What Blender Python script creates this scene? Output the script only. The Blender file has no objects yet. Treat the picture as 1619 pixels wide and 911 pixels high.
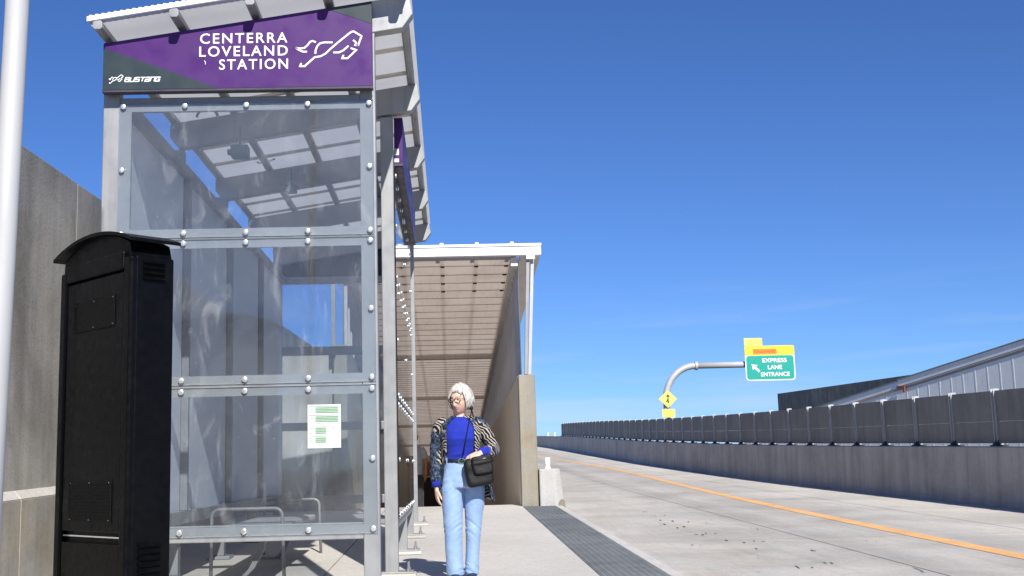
import bpy, bmesh, math, random
from mathutils import Vector, Matrix, noise
random.seed(7)
S = bpy.context.scene
COL = S.collection
R = math.radians
PI = math.pi

# ---------------------------------------------------------------- helpers
class MB:
    """collects verts and faces; build() links ONE mesh object"""
    def __init__(s):
        s.v = []; s.f = []; s.m = []
    def add(s, vs, fs, mi=0):
        n = len(s.v)
        s.v += [tuple(p) for p in vs]
        s.f += [tuple(i + n for i in f) for f in fs]
        s.m += [mi] * len(fs)
        return s
    def box(s, x0, x1, y0, y1, z0, z1, mi=0):
        vs = [(x, y, z) for z in (z0, z1) for y in (y0, y1) for x in (x0, x1)]
        return s.add(vs, [(0, 2, 3, 1), (4, 5, 7, 6), (0, 1, 5, 4), (2, 6, 7, 3), (0, 4, 6, 2), (1, 3, 7, 5)], mi)
    def hexa(s, b, t, mi=0):
        """four bottom points (ccw from above) and four top points"""
        return s.add(list(b) + list(t), [(3, 2, 1, 0), (4, 5, 6, 7), (0, 1, 5, 4), (1, 2, 6, 5), (2, 3, 7, 6), (3, 0, 4, 7)], mi)
    def prism(s, pts, axis, a, b, mi=0):
        """polygon pts in the plane normal to axis ('x','y','z'), extruded from a to b"""
        n = len(pts)
        def P(p, k):
            if axis == 'y': return (p[0], k, p[1])
            if axis == 'x': return (k, p[0], p[1])
            return (p[0], p[1], k)
        vs = [P(p, a) for p in pts] + [P(p, b) for p in pts]
        area = sum(pts[i][0] * pts[(i + 1) % n][1] - pts[(i + 1) % n][0] * pts[i][1] for i in range(n))
        fs = [tuple(range(n))[::-1], tuple(range(n, 2 * n))] + [(i, (i + 1) % n, n + (i + 1) % n, n + i) for i in range(n)]
        flip = (area < 0) ^ (b < a) ^ (axis == 'y')
        if flip: fs = [f[::-1] for f in fs]
        return s.add(vs, fs, mi)
    def tube(s, path, rad, seg=12, cap=True, mi=0, flat=1.0):
        path = [Vector(p) for p in path]
        n = len(path)
        if not hasattr(rad, '__len__'): rad = [rad] * n
        T = []
        for i in range(n):
            d = path[min(i + 1, n - 1)] - path[max(i - 1, 0)]
            T.append(d.normalized())
        up = Vector((0, 0, 1)) if abs(T[0].z) < .9 else Vector((1, 0, 0))
        N = (up - T[0] * up.dot(T[0])).normalized()
        vs = []; fs = []
        for i in range(n):
            N = (N - T[i] * N.dot(T[i])).normalized()
            B = T[i].cross(N)
            for k in range(seg):
                a = 2 * PI * k / seg
                vs.append(path[i] + N * (math.cos(a) * rad[i] * flat) + B * (math.sin(a) * rad[i]))
        for i in range(n - 1):
            for k in range(seg):
                k2 = (k + 1) % seg
                fs.append((i * seg + k, i * seg + k2, (i + 1) * seg + k2, (i + 1) * seg + k))
        if cap:
            fs.append(tuple(range(seg))[::-1]); fs.append(tuple((n - 1) * seg + k for k in range(seg)))
        return s.add(vs, fs, mi)
    def rings(s, rs, seg=24, cap=True, mi=0, wob=None):
        """rs: list of (cx, cy, cz, rx, ry [, squareness]) stacked rings in z"""
        vs = []; fs = []; n = len(rs)
        for i, r in enumerate(rs):
            p = r[5] if len(r) > 5 else 1.0
            for k in range(seg):
                a = 2 * PI * k / seg
                c, q = math.cos(a), math.sin(a)
                c = math.copysign(abs(c) ** p, c); q = math.copysign(abs(q) ** p, q)
                w = wob(a, r[2]) if wob else 1.0
                vs.append((r[0] + r[3] * c * w, r[1] + r[4] * q * w, r[2]))
        for i in range(n - 1):
            for k in range(seg):
                k2 = (k + 1) % seg
                fs.append((i * seg + k, i * seg + k2, (i + 1) * seg + k2, (i + 1) * seg + k))
        if cap:
            fs.append(tuple(range(seg))[::-1]); fs.append(tuple((n - 1) * seg + k for k in range(seg)))
        return s.add(vs, fs, mi)
    def ball(s, c, r, seg=16, ring=10, sc=(1, 1, 1), mi=0):
        vs = [(c[0], c[1], c[2] - r * sc[2])]; fs = []
        for i in range(1, ring):
            t = PI * i / ring
            for k in range(seg):
                a = 2 * PI * k / seg
                vs.append((c[0] + r * sc[0] * math.sin(t) * math.cos(a), c[1] + r * sc[1] * math.sin(t) * math.sin(a), c[2] - r * sc[2] * math.cos(t)))
        vs.append((c[0], c[1], c[2] + r * sc[2]))
        for k in range(seg):
            fs.append((0, 1 + (k + 1) % seg, 1 + k))
            fs.append((len(vs) - 1, 1 + (ring - 2) * seg + k, 1 + (ring - 2) * seg + (k + 1) % seg))
        for i in range(ring - 2):
            for k in range(seg):
                k2 = (k + 1) % seg
                fs.append((1 + i * seg + k, 1 + i * seg + k2, 1 + (i + 1) * seg + k2, 1 + (i + 1) * seg + k))
        return s.add(vs, fs, mi)
    def ribbon(s, pts, w, y, depth=.002, mi=0):
        """flat stroke of width w through 2-D points (x, z) on the plane y, facing -y"""
        pts = [Vector((p[0], p[1])) for p in pts]
        n = len(pts); L = []; Rr = []
        for i in range(n):
            d0 = (pts[i] - pts[i - 1]).normalized() if i else None
            d1 = (pts[i + 1] - pts[i]).normalized() if i < n - 1 else None
            d = ((d0 or d1) + (d1 or d0)).normalized()
            k = 1.0
            if d0 and d1: k = 1 / max(.45, math.sqrt(max(0.01, (1 + d0.dot(d1)) / 2)))
            nn = Vector((-d.y, d.x)) * (w / 2 * k)
            L.append(pts[i] + nn); Rr.append(pts[i] - nn)
        for i in range(n - 1):
            q = [Rr[i], Rr[i + 1], L[i + 1], L[i]]
            s.prism([(p.x, p.y) for p in q], 'y', y - depth, y, mi)
        return s
    def build(s, name, mat, parent=None, smooth=False, bevel=0, seg=2, loc=None):
        me = bpy.data.meshes.new(name)
        me.from_pydata(s.v, [], s.f)
        mats = mat if isinstance(mat, (list, tuple)) else [mat]
        for m_ in mats: me.materials.append(m_)
        if len(mats) > 1: me.polygons.foreach_set('material_index', s.m)
        if smooth:
            me.polygons.foreach_set('use_smooth', [True] * len(me.polygons))
        me.update()
        o = bpy.data.objects.new(name, me)
        COL.objects.link(o)
        if loc is not None: o.location = loc
        if parent is not None: o.parent = parent
        if bevel:
            b = o.modifiers.new('bevel', 'BEVEL'); b.width = bevel; b.segments = seg; b.limit_method = 'ANGLE'; b.angle_limit = R(40)
        return o

def tag(o, label=None, cat=None, group=None, kind=None):
    if label: o['label'] = label
    if cat: o['category'] = cat
    if group: o['group'] = group
    if kind: o['kind'] = kind
    return o
def thing(name, label, cat, loc=(0, 0, 0), rz=0, group=None):
    o = bpy.data.objects.new(name, None); COL.objects.link(o)
    o.empty_display_size = .2
    o.location = loc; o.rotation_euler = (0, 0, rz)
    return tag(o, label, cat, group)
def dup(o, parent, loc=None):
    c = o.copy(); COL.objects.link(c); c.parent = parent
    if loc is not None: c.location = loc
    return c
def world_child(o, root):
    """geometry was written in world coordinates: shift it under root"""
    o.parent = root
    o.matrix_parent_inverse = Matrix.LocRotScale(root.location, root.rotation_euler.to_quaternion(), (1, 1, 1)).inverted()
    return o

# ---------------------------------------------------------------- materials
def nm(name):
    m = bpy.data.materials.new(name); m.use_nodes = True
    nt = m.node_tree
    return m, nt, nt.nodes['Principled BSDF']
def N(nt, t, **kw):
    n = nt.nodes.new(t)
    for k, v in kw.items():
        if k.startswith('i_'): n.inputs[k[2:].replace('_', ' ')].default_value = v
        else: setattr(n, k, v)
    return n
def lk(nt, a, b): nt.links.new(a, b)
def pos(nt, scale=(1, 1, 1), world=True):
    g = N(nt, 'ShaderNodeNewGeometry') if world else N(nt, 'ShaderNodeTexCoord')
    mp = N(nt, 'ShaderNodeMapping'); mp.inputs['Scale'].default_value = scale
    lk(nt, g.outputs['Position'] if world else g.outputs['Object'], mp.inputs['Vector'])
    return mp.outputs['Vector']
def nz(nt, vec, scale, detail=4, rough=.55, dist=0):
    n = N(nt, 'ShaderNodeTexNoise'); n.inputs['Scale'].default_value = scale
    n.inputs['Detail'].default_value = detail; n.inputs['Roughness'].default_value = rough; n.inputs['Distortion'].default_value = dist
    lk(nt, vec, n.inputs['Vector']); return n.outputs['Fac']
def ramp(nt, fac, stops):
    r = N(nt, 'ShaderNodeValToRGB'); e = r.color_ramp.elements
    while len(e) < len(stops): e.new(.5)
    for i, (p, c) in enumerate(stops):
        e[i].position = p; e[i].color = (c, c, c, 1) if not hasattr(c, '__len__') else (*c[:3], 1)
    lk(nt, fac, r.inputs['Fac']); return r.outputs['Color']
def mul(nt, a, b, fac=1.0, mode='MULTIPLY'):
    x = N(nt, 'ShaderNodeMix', data_type='RGBA', blend_type=mode)
    x.inputs['Factor'].default_value = fac
    for sck, val in ((x.inputs[6], a), (x.inputs[7], b)):
        if hasattr(val, 'is_linked') or hasattr(val, 'node'): lk(nt, val, sck)
        else: sck.default_value = (*val[:3], 1)
    return x.outputs[2]
def bump(nt, h, bsdf, strength=.3, dist=.01):
    b = N(nt, 'ShaderNodeBump'); b.inputs['Strength'].default_value = strength; b.inputs['Distance'].default_value = dist
    lk(nt, h, b.inputs['Height']); lk(nt, b.outputs['Normal'], bsdf.inputs['Normal'])

def paint(name, col, rough=.45, metal=0, var=.12, scale=6, bmp=.05, coat=0, dirt=None, spec=None):
    m, nt, b = nm(name)
    v = pos(nt)
    f = nz(nt, v, scale, 5)
    c = ramp(nt, f, [(.3, tuple(x * (1 - var) for x in col)), (.7, tuple(min(1, x * (1 + var)) for x in col))])
    if dirt:
        vs = pos(nt, (9, 9, .7)); g = ramp(nt, nz(nt, vs, 2.2, 5), [(.5, 1.0), (.72, dirt)])
        c = mul(nt, c, g)
    lk(nt, c, b.inputs['Base Color'])
    b.inputs['Roughness'].default_value = rough; b.inputs['Metallic'].default_value = metal
    rr = ramp(nt, nz(nt, v, scale * 3, 3), [(.3, max(0, rough - .1)), (.7, min(1, rough + .12))]); lk(nt, rr, b.inputs['Roughness'])
    if coat: b.inputs['Coat Weight'].default_value = coat
    if spec is not None: b.inputs['Specular IOR Level'].default_value = spec
    if bmp: bump(nt, nz(nt, v, 90, 3), b, bmp, .002)
    return m
def concrete(name, col, streak=.35, blotch=.3, warm=(1, .97, .9), bs=.35, fine=1.0, cracks=False):
    m, nt, b = nm(name)
    v = pos(nt); vs = pos(nt, (1, 1, .09))
    st = nz(nt, vs, 3.2, 6, .62, .3)
    st2 = nz(nt, pos(nt, (1, 1, .05)), 9, 4, .6)
    bl = nz(nt, v, 1.1, 6, .6, .4)
    sp = nz(nt, v, 38 * fine, 4, .7)
    c = ramp(nt, st, [(.33, tuple(x * (1 - streak) for x in col)), (.62, col), (.8, tuple(min(1, x * 1.12) for x in col))])
    c = mul(nt, c, ramp(nt, bl, [(.35, 1 - blotch), (.6, 1.0), (.85, 1.08)]))
    c = mul(nt, c, ramp(nt, st2, [(.35, .86), (.6, 1.0)]), .7)
    c = mul(nt, c, ramp(nt, nz(nt, v, 2.7, 3), [(.35, warm), (.65, (1, 1, 1))]))
    c = mul(nt, c, ramp(nt, sp, [(.3, .8), (.55, 1.0), (.75, 1.06)]), .75)
    vo = N(nt, 'ShaderNodeTexVoronoi'); vo.inputs['Scale'].default_value = 9
    lk(nt, v, vo.inputs['Vector'])
    pits = ramp(nt, vo.outputs['Distance'], [(.03, .62), (.07, 1.0)])
    c = mul(nt, c, pits, .8)
    lk(nt, c, b.inputs['Base Color'])
    b.inputs['Roughness'].default_value = .88
    b.inputs['Specular IOR Level'].default_value = .25
    h = mul(nt, sp, pits); bump(nt, h, b, bs, .006)
    return m

M = {}
M['galv'] = paint('galvanised_grey', (.285, .29, .293), .42, .25, .10, 3, .04, dirt=.85)
M['galv_dark'] = paint('rafter_grey', (.12, .205, .205), .45, .2, .12, 3, .04)
M['sheet_edge'] = paint('panel_edge_grey', (.32, .32, .315), .4, 0, .08, 4, .02)
M['bolt'] = paint('zinc_bolt', (.70, .70, .71), .3, .75, .06, 30, .03)
M['white_metal'] = paint('white_trim', (.80, .80, .79), .4, 0, .04, 3, .02, dirt=.9)
M['soffit'] = paint('soffit_white', (.56, .55, .53), .55, 0, .06, 2, .02)
M['purple'] = paint('sign_purple', (.058, .012, .120), .4, 0, .04, 2, 0, spec=.3)
M['slate'] = paint('sign_slate', (.022, .036, .042), .4, 0, .06, 2, 0, spec=.3)
M['sign_back'] = paint('sign_back_dark', (.035, .03, .045), .45, 0, .1, 3, .02)
M['letter'] = paint('white_vinyl', (.82, .82, .82), .5, 0, .02, 4, 0)
M['black'] = paint('kiosk_black', (.002, .002, .0024), .36, 0, .3, 8, 0, spec=.15)
M['black_mat'] = paint('kiosk_plate', (.0055, .0055, .0055), .6, 0, .3, 30, .2, spec=.13)
M['alu'] = paint('pole_aluminium', (.40, .405, .41), .6, .05, .05, 2, .02)
M['steel'] = paint('bench_steel', (.24, .24, .24), .5, .3, .1, 8, .04)
M['seat'] = paint('bench_seat', (.46, .46, .45), .5, .2, .1, 12, .05)
M['ceiling'] = paint('walkway_beam', (.60, .56, .51), .5, 0, .12, 1.2, .02, dirt=.86)
def translucent_sheet():
    m, nt, b = nm('fibreglass_sheet'); out = nt.nodes['Material Output']
    v = pos(nt); c = ramp(nt, nz(nt, v, 1.2, 4), [(.3, (.60, .53, .46)), (.7, (.72, .65, .575))])
    c = mul(nt, c, ramp(nt, nz(nt, pos(nt, (8, .5, 8)), 2, 4), [(.5, 1.0), (.75, .88)]))
    lk(nt, c, b.inputs['Base Color']); b.inputs['Roughness'].default_value = .5
    t = N(nt, 'ShaderNodeBsdfTranslucent'); lk(nt, mul(nt, c, (.90, .83, .74)), t.inputs['Color'])
    mx = N(nt, 'ShaderNodeMixShader'); mx.inputs[0].default_value = .5; lk(nt, b.outputs[0], mx.inputs[1]); lk(nt, t.outputs[0], mx.inputs[2]); lk(nt, mx.outputs[0], out.inputs['Surface'])
    return m
M['fibreglass'] = translucent_sheet()
def siding_sheet():
    m, nt, b = nm('siding_sheet'); out = nt.nodes['Material Output']
    v = pos(nt); c = ramp(nt, nz(nt, v, 1.2, 4), [(.3, (.64, .63, .62)), (.7, (.72, .71, .70))])
    lk(nt, c, b.inputs['Base Color']); b.inputs['Roughness'].default_value = .5
    t = N(nt, 'ShaderNodeBsdfTranslucent'); lk(nt, c, t.inputs['Color'])
    mx = N(nt, 'ShaderNodeMixShader'); mx.inputs[0].default_value = .45; lk(nt, b.outputs[0], mx.inputs[1]); lk(nt, t.outputs[0], mx.inputs[2]); lk(nt, mx.outputs[0], out.inputs['Surface'])
    return m
M['siding_sheet'] = siding_sheet()
def soffit_mat():
    m, nt, b = nm('roof_pan'); out = nt.nodes['Material Output']
    v = pos(nt); c = ramp(nt, nz(nt, v, 1.5, 4), [(.3, (.60, .595, .58)), (.7, (.68, .675, .66))])
    lk(nt, c, b.inputs['Base Color']); b.inputs['Roughness'].default_value = .5
    t = N(nt, 'ShaderNodeBsdfTranslucent'); lk(nt, mul(nt, c, (.92, .92, .93)), t.inputs['Color'])
    mx = N(nt, 'ShaderNodeMixShader'); mx.inputs[0].default_value = .52; lk(nt, b.outputs[0], mx.inputs[1]); lk(nt, t.outputs[0], mx.inputs[2]); lk(nt, mx.outputs[0], out.inputs['Surface'])
    return m
M['soffit'] = soffit_mat()
M['siding'] = paint('metal_siding', (.42, .43, .44), .45, .1, .08, 1.5, .02, dirt=.9)
M['siding_light'] = paint('pale_siding', (.84, .84, .83), .45, 0, .05, 1.5, .02, dirt=.9)
M['panel'] = paint('wall_panel_grey', (.60, .615, .635), .6, 0, .03, 1.5, 0, spec=.15)
M['beige'] = paint('end_wall_beige', (.40, .33, .26), .7, 0, .12, 2, .05)
M['painted_bounce'] = paint('painted_bounce_taupe', (.66, .60, .54), .6, 0, .05, .8, .03)  # paler than the concrete: bounced light put into the inner wall's colour
M['wood'] = paint('brown_wood', (.30, .105, .03), .55, 0, .25, 4, .1)
M['dark_wood'] = paint('dark_brown', (.03, .014, .010), .6, 0, .2, 4, .1)
M['ledge'] = paint('pale_ledge', (.55, .36, .12), .5, 0, .1, 4, .05)
M['rust'] = paint('rust_red', (.22, .06, .04), .6, 0, .2, 10, .05)
M['fence_panel'] = concrete('noise_panel', (.25, .255, .25), .2, .18, (1, 1, .97), .2)
M['post'] = paint('fence_post', (.50, .51, .52), .4, .35, .1, 4, .03)
M['bracket'] = paint('black_bracket', (.02, .02, .02), .5, 0, .1, 8, .05)
M['conc_wall'] = concrete('board_concrete', (.50, .49, .465), .24, .42, (1, .98, .94), .5)
M['conc_base'] = concrete('base_concrete', (.46, .445, .41), .22, .28, (1, .94, .82), .4)
M['conc_col'] = concrete('column_concrete', (.325, .31, .27), .08, .25, (1, .93, .80), .45)
M['conc_bar'] = concrete('barrier_concrete', (.47, .465, .46), .24, .2, (1, .98, .94), .3)
M['conc_dark'] = concrete('far_wall_concrete', (.30, .295, .285), .35, .25, (1, .97, .93), .3)
M['conc_white'] = concrete('white_block', (.47, .47, .465), .15, .14, (1, .98, .94), .45)
M['chip'] = concrete('chipped_concrete', (.26, .25, .21), .1, .3, (1, .95, .85), 1.2)
M['grout'] = concrete('grout', (.55, .53, .49), .05, .2, (1, .97, .92), .3)
M['yellow'] = paint('sign_yellow', (.85, .72, .03), .45, 0, .04, 2, 0)
M['fluor'] = paint('sign_pale_yellow', (.86, .80, .16), .45, 0, .04, 2, 0)
M['green'] = paint('sign_green', (0.0, .30, .235), .45, 0, .04, 2, 0)
M['orange'] = paint('sign_orange', (.85, .22, .02), .45, 0, .04, 2, 0)
M['sign_ink'] = paint('sign_black', (.05, .025, .0), .5, 0, .05, 2, 0)
M['sign_gold'] = paint('sign_ochre_ink', (.42, .27, .0), .5, 0, .05, 2, 0)
M['paper'] = paint('paper', (.60, .615, .62), .6, 0, .02, 6, 0)
M['print_green'] = paint('print_green', (.20, .38, .21), .6, 0, .1, 60, 0)
M['print_dark'] = paint('print_dark', (.10, .14, .10), .6, 0, .1, 60, 0)

def glass_mat():
    m, nt, b = nm('polycarbonate')
    nt.nodes.remove(b)
    out = nt.nodes['Material Output']
    v = pos(nt)
    tr = N(nt, 'ShaderNodeBsdfTransparent'); tr.inputs['Color'].default_value = (.84, .87, .90, 1)
    gl = N(nt, 'ShaderNodeBsdfGlossy'); gl.inputs['Roughness'].default_value = .04; gl.inputs['Color'].default_value = (1, 1, 1, 1)
    di = N(nt, 'ShaderNodeBsdfDiffuse'); di.inputs['Color'].default_value = (.68, .69, .70, 1)
    f1 = nz(nt, v, 1.6, 5, .6, .8)
    smear = nz(nt, pos(nt, (1, 1, .35)), 7, 6, .7, 1.2)
    vo = N(nt, 'ShaderNodeTexVoronoi'); vo.inputs['Scale'].default_value = 17; lk(nt, v, vo.inputs['Vector'])
    sp = ramp(nt, vo.outputs['Distance'], [(.025, .8), (.055, 0.0)])
    d = ramp(nt, f1, [(.3, .012), (.7, .055)])
    d2 = ramp(nt, smear, [(.56, 0.0), (.78, .14)])
    d = mul(nt, d, d2, 1.0, 'ADD'); d = mul(nt, d, sp, .5, 'ADD')
    mx = N(nt, 'ShaderNodeMixShader'); lk(nt, d, mx.inputs[0]); lk(nt, tr.outputs[0], mx.inputs[1]); lk(nt, di.outputs[0], mx.inputs[2])
    fr = N(nt, 'ShaderNodeFresnel'); fr.inputs['IOR'].default_value = 1.45
    mx2 = N(nt, 'ShaderNodeMixShader'); lk(nt, fr.outputs[0], mx2.inputs[0]); lk(nt, mx.outputs[0], mx2.inputs[1]); lk(nt, gl.outputs[0], mx2.inputs[2])
    lk(nt, mx2.outputs[0], out.inputs['Surface'])
    return m
M['glass'] = glass_mat()

def ground_mat(name, col, bands=False, scale=1.0, stain=.25):
    m, nt, b = nm(name)
    v = pos(nt)
    c = ramp(nt, nz(nt, v, .55 * scale, 7, .62, .5), [(.32, tuple(x * (1 - stain) for x in col)), (.58, col), (.8, tuple(min(1, x * 1.07) for x in col))])
    c = mul(nt, c, ramp(nt, nz(nt, v, 60, 4, .75), [(.28, .74), (.50, 1.0), (.8, 1.10)]), .9)
    c = mul(nt, c, ramp(nt, nz(nt, v, 22, 4, .75), [(.33, .80), (.48, 1.0)]), .8)
    c = mul(nt, c, ramp(nt, nz(nt, v, 7, 6, .7), [(.3, .90), (.6, 1.0)]), .8)
    if bands:
        # tyre-darkened bands that run along the lane, plus scuffs stretched along it
        sx = N(nt, 'ShaderNodeSeparateXYZ'); g = N(nt, 'ShaderNodeNewGeometry'); lk(nt, g.outputs['Position'], sx.inputs[0])
        wob = nz(nt, pos(nt, (1, .12, 1)), .8, 3)
        ad = N(nt, 'ShaderNodeMath', operation='MULTIPLY_ADD'); lk(nt, wob, ad.inputs[0]); ad.inputs[1].default_value = .5; lk(nt, sx.outputs['X'], ad.inputs[2])
        mr = N(nt, 'ShaderNodeMapRange'); lk(nt, ad.outputs[0], mr.inputs['Value']); mr.inputs['From Min'].default_value = 1.7; mr.inputs['From Max'].default_value = 8.7
        prof = ramp(nt, mr.outputs[0], [(0, 1.02), (.18, 1.0), (.30, .97), (.385, .76), (.44, .97), (.50, .87), (.57, .86), (.63, .97), (.70, 1.10), (1, 1.12)])
        c = mul(nt, c, prof, .85)
        sc = nz(nt, pos(nt, (3.5, .25, 1)), 2.2, 6, .7, .4)
        c = mul(nt, c, ramp(nt, sc, [(.28, .82), (.5, 1.0)]), .8)
        c = mul(nt, c, ramp(nt, nz(nt, v, 1.3, 4), [(.35, (1, .965, .93)), (.65, (.97, .985, 1))]))
        vo = N(nt, 'ShaderNodeTexVoronoi'); vo.inputs['Scale'].default_value = 2.3; lk(nt, pos(nt, (1, .5, 1)), vo.inputs['Vector'])
        c = mul(nt, c, ramp(nt, vo.outputs['Distance'], [(.02, .45), (.045, 1.0)]), .6)
    lk(nt, c, b.inputs['Base Color'])
    b.inputs['Roughness'].default_value = .9; b.inputs['Specular IOR Level'].default_value = .2
    bump(nt, nz(nt, v, 75, 4, .7), b, .25, .004)
    return m
M['road'] = ground_mat('road_concrete', (.53, .505, .462), True)
M['platform'] = ground_mat('platform_concrete', (.55, .525, .482), False, .8, .14)
M['curb'] = ground_mat('curb_concrete', (.56, .54, .51), False, 2, .15)
M['tactile'] = ground_mat('tactile_grey', (.165, .178, .19), False, 3, .3)
M['line'] = ground_mat('line_yellow', (.80, .455, .20), False, 4, .22)
M['terrain'] = ground_mat('dry_grass', (.20, .17, .09), False, .2, .4)
M['joint'] = ground_mat('joint_sealant', (.25, .24, .225), False, 4, .4)
M['mark'] = ground_mat('rubber_mark', (.15, .145, .14), False, 4, .4)

# ---------------------------------------------------------------- levels
GO, GS = .03, .0205                       # the platform climbs 2 % away from the viewer
def gz(y): return GO + GS * y
ZR = [(-40, -.77), (0, -.05), (16.7, .262), (29, .49), (40, .775), (49, 1.037), (57.7, 1.34), (75, 1.868), (102, 2.564), (130, 3.1), (240, 4.2)]
def zr(y):
    for (a, za), (b, zb) in zip(ZR, ZR[1:]):
        if y <= b: return za + (zb - za) * (y - a) / (b - a)
    return ZR[-1][1]
def zrs(y): return sum(zr(y + d) for d in (-4, -2, 0, 2, 4)) / 5
XB = [(-40, 8.9), (16.7, 8.20), (29, 7.98), (49, 7.57), (60, 7.38), (76, 7.40), (102, 7.62), (240, 8.2)]
def xb(y):
    for (a, za), (b, zb) in zip(XB, XB[1:]):
        if y <= b: return za + (zb - za) * (y - a) / (b - a)
    return XB[-1][1]

# ---------------------------------------------------------------- setting: ground sheets
t = MB(); t.add([(-1500, -1500, -2.2), (1500, -1500, -2.2), (1500, 1500, -2.2), (-1500, 1500, -2.2)], [(0, 1, 2, 3)])
tag(t.build('terrain', M['terrain']), kind='structure')
ys = [-30 + i * 2 for i in range(136)]
road = MB()
vs = []; fs = []
for y in ys:
    z = zrs(y)
    for x in (1.76, 4.0, 6.2, xb(y) + .1): vs.append((x, y, z - (.0 if x > 1.8 else 0)))
for i in range(len(ys) - 1):
    for k in range(3): fs.append((i * 4 + k, i * 4 + k + 1, i * 4 + 5 + k, i * 4 + 4 + k))
road.add(vs, fs)
# the road reaches under the wide gap beyond the covered walkway too
tag(road.build('road', M['road']), kind='structure')
# platform slabs with thin joints
pf = MB()
YJ = [-12, -6, -1.5, 3.0, 7.4, 13.6, 19.55]
for a, b in zip(YJ, YJ[1:]):
    for x0, x1 in ((-3.2, -1.05), (-1.04, 1.138)):
        a2, b2 = a + .003, b - .003
        pf.hexa([(x0, a2, gz(a2) - .25), (x1, a2, gz(a2) - .25), (x1, b2, gz(b2) - .25), (x0, b2, gz(b2) - .25)],
                [(x0, a2, gz(a2)), (x1, a2, gz(a2)), (x1, b2, gz(b2)), (x0, b2, gz(b2))])
pf.hexa([(-3.2, -12, -1.2), (1.1, -12, -1.2), (1.1, 19.5, -.2), (-3.2, 19.5, -.2)], [(-3.2, -12, gz(-12) - .03), (1.1, -12, gz(-12) - .03), (1.1, 19.5, gz(19.5) - .03), (-3.2, 19.5, gz(19.5) - .03)])
tag(pf.build('platform', M['platform'], bevel=.002, seg=1), kind='structure')
# kerb
kb = MB()
for a, b in zip(YJ[:-1], YJ[1:]):
    a2, b2 = a + .003, min(b, 18.95) - .003
    kb.hexa([(1.665, a2, gz(a2) - .4), (1.79, a2, gz(a2) - .4), (1.79, b2, gz(b2) - .4), (1.665, b2, gz(b2) - .4)],
            [(1.665, a2, gz(a2) + .001), (1.775, a2, gz(a2)), (1.775, b2, gz(b2)), (1.665, b2, gz(b2) + .001)])
tag(kb.build('kerb', M['curb'], bevel=.012), kind='structure')
# warning strip: grey plates with rows of domes
ts = MB()
plates = [a + .0 for a in [-2.0 + 1.22 * i for i in range(18)]]
for a in plates:
    b = min(a + 1.214, 18.95)
    if b - a < .2: continue
    ts.hexa([(1.14, a, gz(a) - .25), (1.663, a, gz(a) - .25), (1.663, b, gz(b) - .25), (1.14, b, gz(b) - .25)],
            [(1.14, a, gz(a) + .002), (1.663, a, gz(a) + .002), (1.663, b, gz(b) + .002), (1.14, b, gz(b) + .002)])
dome = [(math.cos(2 * PI * k / 6), math.sin(2 * PI * k / 6)) for k in range(6)]
y = 5.0
while y < 18.9:
    for i in range(9):
        x = 1.172 + i * .0575; z = gz(y) + .001
        vs = [(x + c * .014, y + s_ * .020, z) for c, s_ in dome] + [(x + c * .009, y + s_ * .014, z + .006) for c, s_ in dome]
        ts.add(vs, [(k, (k + 1) % 6, 6 + (k + 1) % 6, 6 + k) for k in range(6)] + [tuple(range(6, 12))])
    y += .0575
tag(ts.build('warning_strip', M['tactile']), kind='structure')
# yellow edge line
ln = MB(); vs = []; fs = []
LX = [(-30, 5.2), (8, 5.16), (12.2, 5.16), (20.2, 5.27), (28, 5.55), (33, 5.72), (38, 5.80), (44, 5.72), (50, 5.42), (54, 5.12), (59.4, 4.74), (80, 3.4)]
def lx(y):
    for (a, za), (b, zb) in zip(LX, LX[1:]):
        if y <= b: return za + (zb - za) * (y - a) / (b - a)
    return LX[-1][1]
yy = [-30 + i for i in range(111)]
for y in yy:
    x = (lx(y - 2) + lx(y - 1) + lx(y) + lx(y + 1) + lx(y + 2)) / 5
    vs += [(x - .11, y, zrs(y) + .004), (x + .11, y, zrs(y) + .004)]
# the road sheet is linear between even metres; odd rows are averaged to stay on it
for i, y in enumerate(yy):
    if y % 2: 
        z = (zrs(y - 1) + zrs(y + 1)) / 2 + .004
        vs[2 * i] = (*vs[2 * i][:2], z); vs[2 * i + 1] = (*vs[2 * i + 1][:2], z)
fs = [(2 * i, 2 * i + 1, 2 * i + 3, 2 * i + 2) for i in range(len(yy) - 1)]
ln.add(vs, fs)
tag(ln.build('lane_line', M['line']), kind='structure')
# saw-cut joints in the slabs
rj = MB()
def zl(yq):
    b0 = math.floor(yq / 2) * 2; f_ = (yq - b0) / 2
    return zrs(b0) * (1 - f_) + zrs(b0 + 2) * f_ + .0025
for x, w_ in ((3.95, .006), (6.6, .005)):
    for k in range(-10, 60):
        y0, y1 = 2.0 * k, 2.0 * k + 2
        x0, x1 = (x, x) if x < 5 else (min(x, xb(y0) - .9), min(x, xb(y1) - .9))
        rj.add([(x0 - w_, y0, zl(y0)), (x0 + w_, y0, zl(y0)), (x1 + w_, y1, zl(y1)), (x1 - w_, y1, zl(y1))], [(0, 1, 2, 3)])
rg = random.Random(8)
for k in range(-3, 16):
    y = 8.6 + 4.6 * k
    rj.add([(1.80, y - .004, zl(y - .004)), (xb(y) - .02, y - .004, zl(y - .004)), (xb(y) - .02, y + .004, zl(y + .004)), (1.80, y + .004, zl(y + .004))], [(0, 1, 2, 3)])
tag(rj.build('road_joints', M['joint']), kind='structure')
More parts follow.
